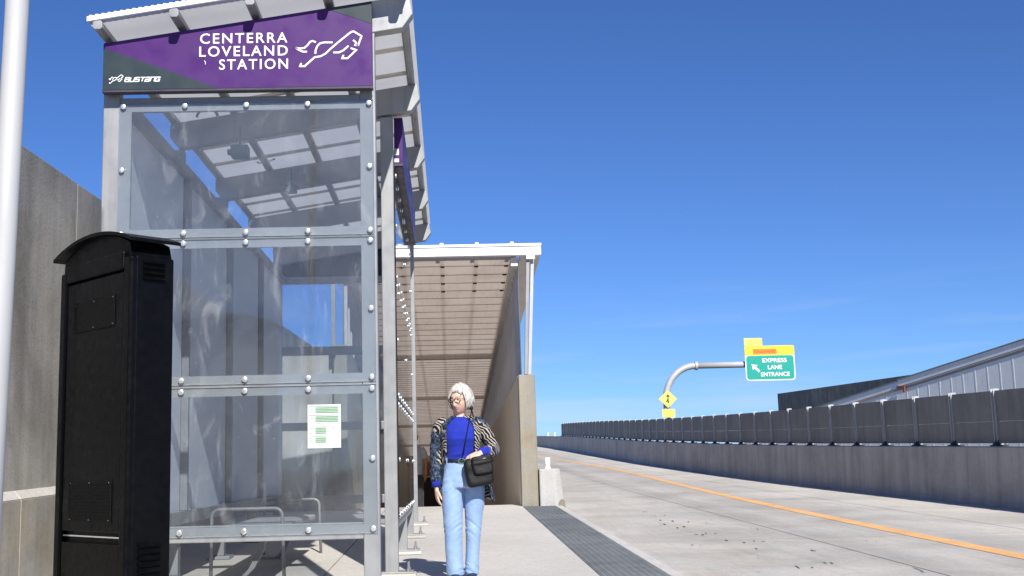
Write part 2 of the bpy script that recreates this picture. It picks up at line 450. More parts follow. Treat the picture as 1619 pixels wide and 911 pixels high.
# rubber scuffs on the lane
mk = MB(); rg = random.Random(3)
spots = [(3.07, 18.6, .35, .05), (2.98, 16.4, .4, .06), (3.1, 17.4, .3, .04), (2.95, 15.4, .35, .06), (2.86, 13.96, .35, .07), (3.08, 14.2, .3, .05), (3.08, 13.0, .35, .06), (3.3, 13.1, .22, .08), (3.02, 12.1, .2, .05),
         (3.08, 10.1, .5, .05), (3.4, 10.6, .25, .04), (2.75, 15.9, .3, .05), (3.3, 16.0, .3, .04), (2.9, 11.2, .1, .05), (3.6, 11.9, .3, .03), (3.9, 9.9, .6, .03), (4.5, 12.5, .3, .03), (2.6, 12.6, .12, .05), (3.75, 14.6, .25, .04), (2.5, 16.8, .18, .04)]
for (x, y, L, w) in spots:
    for q in range(2):
        cx = x + rg.uniform(-.1, .1); cy = y + rg.uniform(-.25, .25); LL = L * rg.uniform(.10, .42); ww = w * rg.uniform(.14, .36)
        n = 9; P = []
        for k in range(n):
            a = 2 * PI * k / n; r_ = rg.uniform(.55, 1.1)
            P.append((cx + math.cos(a) * ww * r_ + math.sin(a) * LL * .1, cy + math.sin(a) * LL * r_))
        yb = math.floor(cy / 2) * 2
        def zz(yq):
            b0 = math.floor(yq / 2) * 2; f_ = (yq - b0) / 2
            return zrs(b0) * (1 - f_) + zrs(b0 + 2) * f_
        mk.add([(px, py, zz(py) + .005) for px, py in P], [tuple(range(n))])
tag(mk.build('road_scuffs', M['mark']), kind='structure')

# ---------------------------------------------------------------- retaining wall on the left
wl = thing('retaining_wall', 'tall grey board-marked concrete wall behind the black cabinet and the shelter', 'wall', (-3.2, 19, gz(19)))
base = MB(); up = MB(); ch = MB()
yj = [-6 + 3.04 * i for i in range(15)]
off = 10.22 - (-6 + 3.04 * 5)
yj = [y + off for y in yj]
for a, b in zip(yj, yj[1:]):
    a2, b2 = a + .004, b - .004
    def q(x, y, h): return (x, y, gz(y) + h)
    up.hexa([q(-3.7, a2, .70), q(-3.26, a2, .70), q(-3.26, b2, .70), q(-3.7, b2, .70)], [q(-3.7, a2, 3.405), q(-3.26, a2, 3.405), q(-3.26, b2, 3.405), q(-3.7, b2, 3.405)])
    a3, b3 = a - 1.3 + .005, b - 1.3 - .005
    base.hexa([q(-3.7, a3, -.3), q(-3.2, a3, -.3), q(-3.2, b3, -.3), q(-3.7, b3, -.3)], [q(-3.7, a3, .70), q(-3.2, a3, .70), q(-3.2, b3, .70), q(-3.7, b3, .70)])
    ch.hexa([q(-3.28, a3, .703), q(-3.2, a3, .703), q(-3.2, b3, .703), q(-3.28, b3, .703)], [q(-3.28, a3, .765), q(-3.255, a3, .765), q(-3.255, b3, .765), q(-3.28, b3, .765)])
for nm_, mb_, mt in (('upper_wall', up, 'conc_wall'), ('wall_base', base, 'conc_base'), ('chamfer_ledge', ch, 'curb')):
    world_child(mb_.build(nm_, M[mt], bevel=.003, seg=1), wl)

# ---------------------------------------------------------------- lamp post
lp = thing('lamp_post', 'pale aluminium pole rising out of view at the left edge', 'pole', (-1.402, 3.6, gz(3.6)))
MB().tube([(0, 0, .02), (.027, 0, 1.5), (.105, 0, 5.8)], [.0385, .037, .033], 28).build('shaft', M['alu'], lp, True)
MB().box(-.10, .10, -.10, .10, 0, .02).build('base_plate', M['alu'], lp, bevel=.004)
for sx in (-1, 1):
    for sy in (-1, 1):
        MB().tube([(sx * .075, sy * .075, .02), (sx * .075, sy * .075, .055)], .009, 6).build('anchor_bolt', M['bolt'], lp)
MB().ball((.105, 0, 5.8), .034, 16, 8, (1, 1, .6)).build('cap', M['alu'], lp, True)

# ---------------------------------------------------------------- bus shelter
YF = 7.6
PY = [9.53, 11.43, 13.33, 15.23]
sh = thing('bus_shelter', 'tall grey steel bus shelter with clear bolted panels and a slanting roof', 'bus shelter', (-1.36, YF, gz(YF)))
def W(mb, name, mat, root=sh, **kw): return world_child(mb.build(name, mat, **kw), root)
def deck(x): return 4.018 + .153 * (x + 2.29)
BV = .006
# front and rear frames
def frame(yc, rear=False):
    y0, y1 = yc + .012, yc + .092
    fr = MB()
    g = gz(yc)
    fr.box(-2.272, -2.162, y0, y1, g + .03, 3.96)
    fr.box(-.560, -.455, y0, y1, g + .03, 4.10)
    for z0, z1 in ((3.49, 3.575), (2.55, 2.66), (1.577, 1.68), (.640, .745)):
        fr.box(-2.162, -.560, y0 + .002, y1 - .002, z0, z1)
    return fr
W(frame(YF), 'front_frame', M['galv'], bevel=BV)
W(frame(15.19), 'rear_frame', M['galv'], bevel=BV)
# bolt prototype: a low dome on a washer, axis -y
def bolt_mesh():
    b = MB(); seg = 14
    prof = [(0, .0185), (.003, .0195), (.009, .0192), (.0115, .0165), (.0125, .009)]
    vs = []; fs = []
    for d, r in prof:
        for k in range(seg): vs.append((r * math.cos(2 * PI * k / seg), -d, r * math.sin(2 * PI * k / seg)))
    for i in range(len(prof) - 1):
        for k in range(seg):
            k2 = (k + 1) % seg; fs.append((i * seg + k, i * seg + k2, (i + 1) * seg + k2, (i + 1) * seg + k))
    fs.append(tuple((len(prof) - 1) * seg + k for k in range(seg)))
    b.add(vs, fs); return b
proto_bolt = None
def add_bolt(parent, p, rz=0):
    global proto_bolt
    if proto_bolt is None:
        proto_bolt = bolt_mesh().build('bolt', M['bolt'], smooth=True); o = proto_bolt
    else:
        o = proto_bolt.copy(); COL.objects.link(o)
    o.parent = parent
    o.location = Vector(p) - parent['org_v']
    o.rotation_euler = (0, 0, rz)
ROWS = [(2.613, 3.535), (1.640, 2.598), (.675, 1.622)]
BX = [-2.135, -1.726, -1.317, -.908, -.497]
def sheet(name, x0, x1, y0, y1, z0, z1):
    """thin clear sheet with rounded edges as its own part, origin at its lower left"""
    o = W(MB().box(x0, x1, y0, y1, z0, z1), name, M['glass'])
    return o
for ri, (z0, z1) in enumerate(ROWS):
    # sheet geometry is written relative to its own origin, so bolts can be its children
    org = Vector((-2.165, YF, z0))
    p = MB().box(0, 1.695, -.002, .008, 0, z1 - z0).build('clear_panel', M['glass'])
    world_child(p, sh); p.location = org
    # grey gasket border that stands against the frame
    g = MB(); w_ = .083; L_ = 1.695; H_ = z1 - z0
    g.box(0, L_, .0085, .0115, 0, .058); g.box(0, L_, .0085, .0115, H_ - .058, H_); g.box(0, w_, .0085, .0115, .058, H_ - .058); g.box(L_ - .088, L_, .0085, .0115, .058, H_ - .058)
    g.build('gasket', M['sheet_edge'], p)
    def bb(x, z):
        global proto_bolt
        if proto_bolt is None: proto_bolt = o = bolt_mesh().build('bolt', M['bolt'], smooth=True)
        else: o = proto_bolt.copy(); COL.objects.link(o)
        o.parent = p; o.location = (x + 2.165, -.002, z - z0); o.rotation_euler = (0, 0, 0)
    for x in BX:
        bb(x, z0 + .030 if ri else z0 + .028); bb(x, z1 - .026)
    bb(-2.138, (z0 + z1) / 2); bb(-.497, (z0 + z1) / 2)
# rear clear panels
for z0, z1 in ROWS:
    p = MB().box(0, 1.695, 0, .008, 0, z1 - z0).build('clear_panel', M['glass']); world_child(p, sh); p.location = (-2.165, 15.19 + .095, z0)
# right hand posts with base plates and anchor bolts
def foot(parent, x, y, wx, extra):
    """grout pad, base plate and anchor bolts in the post's own space (post origin on the ground at x, y)"""
    MB().box(-.10, extra, -.12, .12, 0, .03).build('grout_pad', M['grout'], parent, bevel=.008)
    MB().box(-.08, extra - .02, -.10, .10, .03, .045).build('base_plate', M['galv'], parent, bevel=.003)
    for sx, sy in ((extra - .06, -.07), (extra - .06, .07)):
        b = MB().tube([(sx, sy, .045), (sx, sy, .115)], .008, 8); b.tube([(sx, sy, .045), (sx, sy, .068)], .016, 6)
        b.build('anchor_bolt', M['steel'], parent)
first = None
for k, y in enumerate(PY):
    g = gz(y)
    if first is None:
        p = MB().box(-.0525, .0525, -.047, .047, .03, 3.985 - g).build('side_post', M['galv'], bevel=BV)
        world_child(p, sh); p.location = (-.477, y, g)
        foot(p, 0, 0, .05, .19)
        first = p
    else:
        p = dup(first, sh, (-.477, y, g)); p.matrix_parent_inverse = first.matrix_parent_inverse.copy()
        for c in list(first.children): dup(c, p)
# left posts
lf = None
for k, y in enumerate(PY[:-1]):
    g = gz(y)
    if lf is None:
        p = MB().box(-.055, .055, -.047, .047, .03, 3.735 - g).build('wall_post', M['galv'], bevel=BV)
        world_child(p, sh); p.location = (-2.217, y, g); lf = p
        MB().box(-.09, .12, -.12, .12, 0, .03).build('base_plate', M['galv'], p, bevel=.004)
    else:
        p = dup(lf, sh, (-2.217, y, g)); p.matrix_parent_inverse = lf.matrix_parent_inverse.copy()
        for c in list(lf.children): dup(c, p)
# left wall: grey sheets in a rail frame with proud mullions
ends = [YF + .095] + [y for y in PY[:-1]] + [15.185]
rl = MB()
for a, b in zip(ends, ends[1:]):
    pa = a + (.05 if a > 8 else 0); pb = b - (.05 if b < 15 else 0)
    W(MB().box(-2.175, -2.155, pa + .005, pb - .005, .78, 3.49), 'wall_panel', M['panel'])
rl.box(-2.20, -2.10, YF + .1, 15.18, 3.485, 3.575)
rl.box(-2.20, -2.10, YF + .1, 15.18, .685, .785)
for y in PY[:-1]:
    rl.box(-2.16, -2.10, y - .026, y + .026, .787, 3.483)
W(rl, 'wall_rails', M['galv'], bevel=.004)
# right side clear panels in the two far bays
sr = MB()
for z0, z1 in ((3.44, 3.52), (2.56, 2.65), (1.583, 1.675), (.60, .735)):
    sr.box(-.515, -.4285, PY[0] + .054, PY[2] - .054, z0, z1)
W(sr, 'side_rails', M['galv'], bevel=.004)
for bi, (a, b) in enumerate(((PY[0] + .01, PY[1] - .004), (PY[1] + .004, PY[2] + .02))):
    for ri, (z0, z1) in enumerate(ROWS):
        p = MB().box(0, .008, 0, b - a, 0, z1 - z0).build('clear_panel', M['glass']); world_child(p, sh); p.location = (-.4225, a, z0)
        n = 5
        for k in range(n):
            if bi and k == 0: pass
            yk = .05 + (b - a - .1) * k / (n - 1)
            for zk in (.03, z1 - z0 - .03):
                o = proto_bolt.copy(); COL.objects.link(o); o.parent = p; o.location = (.009, yk, zk); o.rotation_euler = (0, 0, PI / 2)
        for yk in ((.05, b - a - .05) if bi else (.05,)):
            o = proto_bolt.copy(); COL.objects.link(o); o.parent = p; o.location = (.009, yk, (z1 - z0) / 2); o.rotation_euler = (0, 0, PI / 2)
# rafters: chamfered boxes that follow the slope
def rafter(y, w=.10, front=False):
    x0, x1 = -2.275, -.215
    top = lambda x: deck(x) - .063
    P = [(x0, top(x0)), (x1, top(x1)), (x1 + .022, top(x1) - .135), (x1 - .05, top(x1) - .235), (-2.20, top(-2.20) - .225), (x0 - .0, top(x0) - .12)]
    return MB().prism(P, 'y', y - w / 2, y + w / 2)
for y in [YF + .055] + PY:
    W(rafter(y), 'rafter', M['galv'], bevel=.006)
YD0, YD1 = 7.345, 15.55
for xc in (-2.247, -1.752, -1.257, -.762, -.267):
    c = .012; w = .031; zt = deck(xc) - .003; zb = zt - .060
    P = [(xc - w + c, zb), (xc + w - c, zb), (xc + w, zb + c), (xc + w, zt - c), (xc + w - c, zt), (xc - w + c, zt), (xc - w, zt - c), (xc - w, zb + c)]
    W(MB().prism(P, 'y', YD0 + .006, YD1 - .02), 'purlin', M['galv'], bevel=.003)
# roof deck: pans with raised ribs above and seams below, white front trim
rd = MB()
xs0, xs1 = -2.31, -.205
rd.add([(xs0, YD0 + .02, deck(xs0)), (xs1, YD0 + .02, deck(xs1)), (xs1, YD1, deck(xs1)), (xs0, YD1, deck(xs0))], [(3, 2, 1, 0)])
W(rd, 'roof_deck', M['soffit'])
sm = MB(); y = 8.15
while y < 15.4:
    sm.hexa([(xs0 + .03, y, deck(xs0 + .03) - .016), (xs1 - .03, y, deck(xs1 - .03) - .016), (xs1 - .03, y + .05, deck(xs1 - .03) - .016), (xs0 + .03, y + .05, deck(xs0 + .03) - .016)],
            [(xs0 + .03, y - .01, deck(xs0 + .03) - .0005), (xs1 - .03, y - .01, deck(xs1 - .03) - .0005), (xs1 - .03, y + .06, deck(xs1 - .03) - .0005), (xs0 + .03, y + .06, deck(xs0 + .03) - .0005)])
    y += .58
W(sm, 'soffit_seams', M['ceiling'])
rt = MB()
rt.hexa([(xs0 - .005, YD0, deck(xs0) + .0), (xs1 + .005, YD0, deck(xs1) + .0), (xs1 + .005, YD0 + .018, deck(xs1) + .0), (xs0 - .005, YD0 + .018, deck(xs0) + .0)],
        [(xs0 - .005, YD0, deck(xs0) + .032), (xs1 + .005, YD0, deck(xs1) + .032), (xs1 + .005, YD0 + .018, deck(xs1) + .032), (xs0 - .005, YD0 + .018, deck(xs0) + .032)])
for k in range(52):
    x = xs0 + .01 + k * .04
    rt.box(x, x + .02, YD0 + .001, YD0 + .017, deck(x) + .030, deck(x) + .040)
W(rt, 'roof_trim', M['white_metal'])

# station sign across the front
sg = thing('station_sign', 'long purple sign with white lettering and a leaping horse across the shelter front', 'sign', (-1.36, 7.52, 3.6))
def st(x): return 3.925 + (x + 2.253) * .151
yb_, yf_ = 7.575, 7.515
P = [(-2.253, 3.600), (-.466, 3.600), (-.466, st(-.466)), (-2.253, st(-2.253))]
W(MB().prism(P, 'y', yf_, yb_), 'sign_board', M['purple'], sg, bevel=.003)
W(MB().prism([(-2.2515, 3.602), (-1.49, 3.602), (-2.2515, 3.892)], 'y', yf_ - .002, yf_ - .0003), 'lower_corner_panel', M['slate'], sg)
W(MB().prism([(-.4675, 4.034), (-.4675, st(-.4675) - .002), (-.83, st(-.83) - .002), (-.767, 4.143)], 'y', yf_ - .002, yf_ - .0003), 'upper_corner_panel', M['slate'], sg)
W(MB().box(-2.255, -.464, yf_ - .004, yb_, 3.585, 3.5985), 'sign_sill', M['sign_back'], sg)
def sp(px, py):
    """picture of the sign -> metres on the sign face"""
    return (-2.098 + (px - 200) * .0042191 + (py - 50) * .0000877, 4.000 - (px - 200) * .0000686 - (py - 50) * .0043992)
def zp(zx, zy): return sp(440 + zx / 6.075, zy / 6.075)
horse = MB()
strokes = [[(205, 602), (192, 632), (236, 632), (335, 545), (390, 537), (440, 510), (500, 455), (590, 380), (680, 310), (700, 298), (718, 297), (790, 342), (755, 430), (717, 428)],
           [(755, 430), (738, 424), (733, 402), (708, 380)],
           [(342, 512), (345, 478), (362, 438), (392, 410), (430, 403), (510, 403)],
           [(350, 402), (318, 388), (292, 398), (270, 428), (240, 455), (200, 462), (155, 455)],
           [(155, 455), (190, 478), (222, 492), (262, 492)],
           [(513, 500), (568, 500), (610, 480), (662, 436)],
           [(683, 458), (735, 476), (650, 556), (598, 556), (612, 524)]]
for s_ in strokes: horse.ribbon([zp(*q) for q in s_], .0115, yf_ - .0006, .0022)
W(horse, 'horse_emblem', M['letter'], sg)
small = MB()
for s_ in strokes:
    pts = []
    for (a, b) in s_:
        u = (a - 155) / (795 - 155); v = (b - 297) / (640 - 297)
        pts.append(sp(171 + u * 23, 117.5 + v * 13.5))
    small.ribbon(pts, .0042, yf_ - .0022, .001)
W(small, 'small_horse_emblem', M['letter'], sg)
def text(s_, name, x0, x1, z0, h, y, root, mat=M['letter'], off=.02, shear=0, spacing=1.0, depth=.0012, rot=(PI / 2, 0, 0), align=None):
    c = bpy.data.curves.new(name, 'FONT'); c.body = s_; c.size = 1; c.bevel_depth = max(off, .0); c.bevel_resolution = 0; c.shear = shear; c.space_character = spacing
    c.extrude = 0; c.resolution_u = 4
    o = bpy.data.objects.new('tmp', c); COL.objects.link(o)
    bpy.context.view_layer.update()
    me = bpy.data.meshes.new_from_object(o.evaluated_get(bpy.context.evaluated_depsgraph_get()))
    bpy.data.objects.remove(o); bpy.data.curves.remove(c)
    xs = [v.co.x for v in me.vertices]; zs = [v.co.y for v in me.vertices]
    sx = (x1 - x0) / (max(xs) - min(xs)); sz = h / (max(zs) - min(zs)); mx, mz = min(xs), min(zs)
    for v in me.vertices:
        v.co = Vector((x0 + (v.co.x - mx) * sx, y - (depth if v.co.z > .0001 else (depth * .5 if v.co.z > -.0001 else 0)), z0 + (v.co.y - mz) * sz))
    me.name = name; me.materials.clear(); me.materials.append(mat)
    ob = bpy.data.objects.new(name, me); COL.objects.link(ob)
    if root is not None: world_child(ob, root)
    return ob
for w_, (xa, za), (xc, zc) in (('CENTERRA', sp(314.5, 69), sp(453, 50)), ('LOVELAND', sp(313, 89.5), sp(453, 70.5)), ('STATION', sp(344, 110), sp(453, 91.5))):
    text(w_, 'lettering', xa, xc, min(za, zc) + .0 if False else (za + zc) / 2 - .0365, .073, yf_ - .0012, sg, off=.014, spacing=1.22)
xa, za = sp(196, 129.5); xc, zc = sp(252, 119.8)
G = {'B': [[(0, 0), (0, 1), (.74, 1), (.80, .86), (.72, .55), (0, .55)], [(.72, .55), (.84, .42), (.80, 0), (0, 0)]], 'U': [[(0, 1), (0, 0), (.8, 0), (.8, 1)]],
     'S': [[(.85, 1), (0, 1), (0, .52), (.8, .52), (.8, 0), (-.05, 0)]], 'T': [[(-.05, 1), (.9, 1)], [(.42, 1), (.42, 0)]], 'a': [[(0, 1), (.8, 1), (.8, 0), (0, 0), (0, .5), (.8, .5)]],
     'n': [[(0, 0), (0, 1), (.8, 1), (.8, 0)]], 'G': [[(.85, 1), (0, 1), (0, 0), (.8, 0), (.8, .48), (.4, .48)]]}
sw = MB(); cwid = (xc - xa) / 7.35
for k, chh in enumerate('BUSTanG'):
    for st_ in G[chh]:
        sw.ribbon([(xa + (k * 1.05 + u + .28 * v) * cwid, (za + zc) / 2 - .0135 + v * .027 - .0 * u) for u, v in st_], .0066, yf_ - .0022, .001)
W(sw, 'small_lettering', M['letter'], sg)
# tiny chip in the vinyl under the lettering
W(MB().ribbon([sp(321, 95), sp(323, 97.5), sp(322.5, 101)], .004, yf_ - .0006, .001), 'vinyl_scratch', M['letter'], sg)
# dark back of the sign at the far end
rs = thing('station_sign', 'dark back of the sign across the shelter far end, seen through the panels', 'sign', (-1.36, 15.4, 3.6))
P2 = [(-2.253, 3.600), (-.466, 3.600), (-.466, st(-.466)), (-2.253, st(-2.253))]
W(MB().prism(P2, 'y', 15.32, 15.38), 'sign_board', M['slate'], rs, bevel=.003)
# sign hung along the right hand side
ss = thing('side_sign', 'narrow purple box sign hung along the shelter side under the roof', 'sign', (-.40, 9.65, 3.607))
W(MB().box(-.4225, -.348, 9.66, 13.25, 3.607, 4.03), 'sign_box', M['purple'], ss, bevel=.003)
W(MB().box(-.4165, -.354, 9.67, 13.24, 3.600, 3.6065), 'sign_underside', M['sign_back'], ss)
W(MB().box(-.4215, -.349, 9.655, 9.6595, 3.608, 3.628), 'sign_lip', M['sign_back'], ss)
W(MB().box(-.4205, -.382, 9.654, 9.6592, 3.702, 3.757), 'sticker', M['paper'], ss)
W(MB().box(-.4205, -.382, 9.654, 9.6592, 3.640, 3.672), 'sticker', M['paper'], ss)
tx = MB()
for k in range(4): tx.box(-.418, -.395 - .004 * (k % 2), 9.6528, 9.6538, 3.712 + k * .011, 3.7165 + k * .011)
W(tx, 'sticker_print', M['print_dark'], ss)
br = MB()
for k in range(9): br.box(-.47, -.424, 9.9 + k * .4, 9.93 + k * .4, 3.62, 3.66)
W(br, 'mounting_clips', M['galv'], ss)

# timetable on the lowest front panel
tt = thing('timetable', 'white timetable sheet with green tables stuck on the lowest front panel', 'notice', (-.805, YF - .003, 1.22))
W(MB().box(-.912, -.699, YF - .0048, YF - .003, 1.219, 1.497), 'sheet', M['paper'], tt)
pg = MB(); pd = MB()
def tp(u, v): return -.912 + u * .213, 1.497 - v * .278
def trect(mb, u0, v0, u1, v1, y):
    (xa, za), (xc, zc) = tp(u0, v0), tp(u1, v1); mb.box(xa, xc, y, y + .0006, zc, za)
rg = random.Random(5)
for (u0, v0, u1, v1) in ((.23, .06, .93, .205), (.23, .265, .93, .41), (.23, .53, .56, .68), (.23, .755, .56, .885)):
    nrow = max(3, int((v1 - v0) / .034))
    for r_ in range(nrow):
        va = v0 + (v1 - v0) * r_ / nrow; trect(pg, u0, va + .004, u1, va + (v1 - v0) / nrow - .004, YF - .0056)
    for r_ in range(nrow):
        vv = v0 + (v1 - v0) * (r_ + .5) / nrow
        trect(pd, .04, vv - .004, .04 + rg.uniform(.09, .16), vv + .004, YF - .0056)
        trect(pd, u0 + .02, vv - .003, u1 - .02, vv + .003, YF - .0063)
    trect(pd, .04, v0 - .022, u1, v0 - .012, YF - .0056)
trect(pd, .73, .535, .82, .547, YF - .0056); trect(pd, .27, .43, .37, .44, YF - .0056)
W(pg, 'printed_tables', M['print_green'], tt); W(pd, 'printed_text', M['print_dark'], tt)

# junction boxes hung from the rafters
def jbox(x, y, z, w, h, label, loop):
    j = thing('junction_box', label, 'junction box', (x, y, z), 0, 'junction boxes hung under the shelter roof')
    MB().box(-w / 2, w / 2, -.06, .06, -h / 2, h / 2).build('housing', M['galv_dark'], j, bevel=.008)
    MB().tube([(0, 0, h / 2), (0, 0, h / 2 + .17)], .009, 8).build('hanger', M['galv_dark'], j)
    MB().tube([(-w / 2 - .03, 0, 0), (-w / 2, 0, 0)], .026, 10).build('knockout', M['galv_dark'], j)
    pth = [(-w / 2 - .03 - .02, 0, .0)]
    for k in range(13):
        a = PI * k / 12
        pth.append((-w / 2 - .20 + loop * math.cos(a), 0, .30 + loop * .8 * math.sin(a)))
    MB().tube(pth[1:], .011, 8).build('conduit', M['galv_dark'], j, True)
jbox(-1.66, 9.30, 3.655, .14, .10, 'grey box with a looped conduit under the first inner rafter', .085)
jbox(-1.50, 11.22, 3.80, .10, .07, 'small dim box on the second inner rafter, farther back', .08)

# bench inside
bn = thing('bench', 'grey perforated steel bench with tube armrests inside the shelter', 'bench', (-1.57, 9.2, gz(10.4)))
gb = gz(10.4)
W(MB().box(-1.84, -1.33, 9.28, 11.68, .60, .648), 'seat', M['seat'], bn, bevel=.012)
for y in (9.2, 10.45, 11.76):
    g = gz(y); p = [(-1.845, y, g), (-1.842, y, .70)]
    for k in range(7):
        a = PI - PI / 2 * k / 6; p.append((-1.842 + .06 + .06 * math.cos(a), y, .735 + .06 * math.sin(a)))
    for k in range(7):
        a = PI / 2 - PI / 2 * k / 6; p.append((-1.30 - .06 + .06 * math.cos(a), y, .735 + .06 * math.sin(a)))
    p += [(-1.30, y, .70), (-1.285, y, g)]
    if y != 10.45: W(MB().tube(p, .014, 10), 'armrest', M['steel'], bn, smooth=True)
for y in (9.62, 11.3):
    g = gz(y)
    l = MB()
    prof = [(-1.50, .60), (-1.53, .45), (-1.60, .32), (-1.68, .24), (-1.80, g + .01)]
    for a, b in zip(prof, prof[1:]):
        l.hexa([(a[0] - .025, y - .04, a[1] - .01), (a[0] + .025, y - .04, a[1]), (a[0] + .025, y + .04, a[1]), (a[0] - .025, y + .04, a[1] - .01)][::-1],
               [(b[0] - .025, y - .04, b[1] - .01), (b[0] + .025, y - .04, b[1]), (b[0] + .025, y + .04, b[1]), (b[0] - .025, y + .04, b[1] - .01)][::-1])
    l.box(-1.86, -1.66, y - .07, y + .07, g, g + .014)
    W(l, 'bracket_leg', M['steel'], bn)

# ---------------------------------------------------------------- black information cabinet
ki = thing('information_cabinet', 'tall black metal cabinet with an arched top in front of the shelter', 'cabinet', (-1.70, 5.993, gz(5.99)), R(-46.4))
hw, hd = .3735, .1125; kz = gz(5.99); zt = 2.14 - kz
b = MB()
b.box(-hw, hw - .0, -hd + .02, hd, .0, zt)
b.build('cabinet_body', M['black'], ki, bevel=.006)
def pillar(x):
    mb = MB(); mb.box(x - .035, x + .035, -hd - .012, -hd + .05, 0, zt); return mb
pillar(hw - .036).build('corner_trim', M['black'], ki, bevel=.014, seg=3)
pillar(-hw + .036).build('corner_trim', M['black'], ki, bevel=.014, seg=3)
MB().box(-hw + .078, hw - .078, -hd - .004, -hd + .0195, 0.03, .60).build('lower_door', M['black'], ki, bevel=.004)
MB().box(-hw + .078, hw - .078, -hd - .004, -hd + .0195, .655, 1.915).build('screen_door', M['black'], ki, bevel=.004)
MB().box(-hw + .078, hw - .078, -hd + .004, -hd + .018, .628, .634).build('painted_door_glint', M['siding'], ki)  # pale bar painted in for sun catching the lower door's top edge
MB().box(-hw + .073, hw - .073, -hd - .016, -hd + .0195, 1.925, zt + .03).build('header', M['black'], ki, bevel=.010)
ap = MB().box(-.215, .215, -hd - .009, -hd - .0045, 1.655, 1.815).build('access_plate', M['black_mat'], ki, bevel=.001)
lpz = MB().box(-.22, .22, -hd - .009, -hd - .0045, .70, .905)
lpz = lpz.build('access_plate', M['black_mat'], ki, bevel=.001)
for pl, zz_ in ((ap, (1.668, 1.80)), (lpz, (.712, .892))):
    for z in zz_:
        for x in (-.20, 0, .20):
            MB().ball((x, -hd - .010, z), .0022, 8, 6).build('screw', M['steel'], pl, True)
grl = MB()
for k in range(11): grl.box(-.205, .205, -hd - .0115, -hd - .0092, .718 + k * .0165, .724 + k * .0165)
grl.build('grille', M['black_mat'], lpz)
# side louvres on the near end (local +x face)
def louvres(z0, n, dz):
    mb = MB()
    for k in range(n):
        z = z0 - k * dz
        mb.prism([(z, hw + .0005), (z - dz * .75, hw + .016), (z - dz * .8, hw + .0005)], 'y', -.055, .055) if False else None
        mb.add([(hw + .0005, -.06, z), (hw + .0005, .06, z), (hw + .017, .055, z - dz * .7), (hw + .017, -.055, z - dz * .7), (hw + .0005, -.06, z - dz * .78), (hw + .0005, .06, z - dz * .78)],
               [(0, 3, 2, 1), (3, 4, 5, 2), (0, 4, 3), (1, 2, 5)])
    return mb
louvres(2.18 - kz - .055, 4, .027).build('vent_louvres', M['black'], ki)
louvres(.765 - kz, 10, .030).build('vent_louvres', M['black'], ki)
# arched roof
rf = MB(); prof = []
n = 24
for k in range(n + 1):
    u = -1 + 2 * k / n
    prof.append((u * .415 - .012, zt + .083 + .076 * (1 - abs(u) ** 2.1)))
P = prof + [(x, z - .017) for x, z in prof[::-1]]
vs = []; 
for yy_ in (-hd - .030, hd + .02):
    vs += [(x, yy_, z) for x, z in P]
m_ = len(P); fs = [(i, (i + 1) % m_, m_ + (i + 1) % m_, m_ + i) for i in range(m_)]
for i in range(n): fs += [(i + 1, i, m_ - 1 - i, m_ - 2 - i), (m_ + i, m_ + i + 1, 2 * m_ - 2 - i, 2 * m_ - 1 - i)]
rf.add(vs, fs); rf.build('arched_roof', M['black'], ki)
gb_ = MB(); P = [(-hw + .01, zt - .02)] + [(x * .83, z - .014) for x, z in prof] + [(hw - .01, zt - .02)]
gb_.prism(P, 'y', -hd + .004, hd - .004); gb_.build('gable', M['black'], ki)

# ---------------------------------------------------------------- covered walkway (ramp going down)
SL = .079
cw = thing('covered_walkway', 'covered ramp with ribbed ceiling and concrete walls leading down behind the woman', 'covered walkway', (-.2, 19.0, gz(19)))
def WC(mb, name, mat, **kw): return world_child(mb.build(name, mat, **kw), cw)
Y0, Y1 = 19.0, 56.0
def cz(y): return 4.505 - SL * (y - 19.09)
WC(MB().box(-2.16, 1.567, 18.95, 19.09, 4.492, 4.677), 'fascia', M['white_metal'], bevel=.006)
WC(MB().box(-2.165, 1.572, 18.93, 18.9485, 4.640, 4.682), 'drip_edge', M['white_metal'], bevel=.002)
def rib_mat():
    m, nt, b = nm('rib_sheet'); nt.nodes.remove(b); out = nt.nodes['Material Output']
    t = N(nt, 'ShaderNodeBsdfTransparent'); t.inputs['Color'].default_value = (.93, .92, .91, 1)
    d = N(nt, 'ShaderNodeBsdfDiffuse'); d.inputs['Color'].default_value = (.6, .57, .52, 1)
    mx = N(nt, 'ShaderNodeMixShader'); mx.inputs[0].default_value = .06; lk(nt, t.outputs[0], mx.inputs[1]); lk(nt, d.outputs[0], mx.inputs[2]); lk(nt, mx.outputs[0], out.inputs['Surface'])
    return m
M['rib'] = rib_mat()
for k in range(6):
    x = 1.09 - .58 * k
    WC(MB().box(x - .03, x + .03, 18.955, 19.2, 4.679, 4.718), 'roof_seam', M['white_metal'], bevel=.006)
    rb_ = MB(); rb_.hexa([(x - .035, 19.1, cz(19.1) + .012), (x + .035, 19.1, cz(19.1) + .012), (x + .035, Y1, cz(Y1) + .012), (x - .035, Y1, cz(Y1) + .012)],
                         [(x - .03, 19.1, cz(19.1) + .05), (x + .03, 19.1, cz(19.1) + .05), (x + .03, Y1, cz(Y1) + .05), (x - .03, Y1, cz(Y1) + .05)])
    WC(rb_, 'sheet_rib', M['rib'])
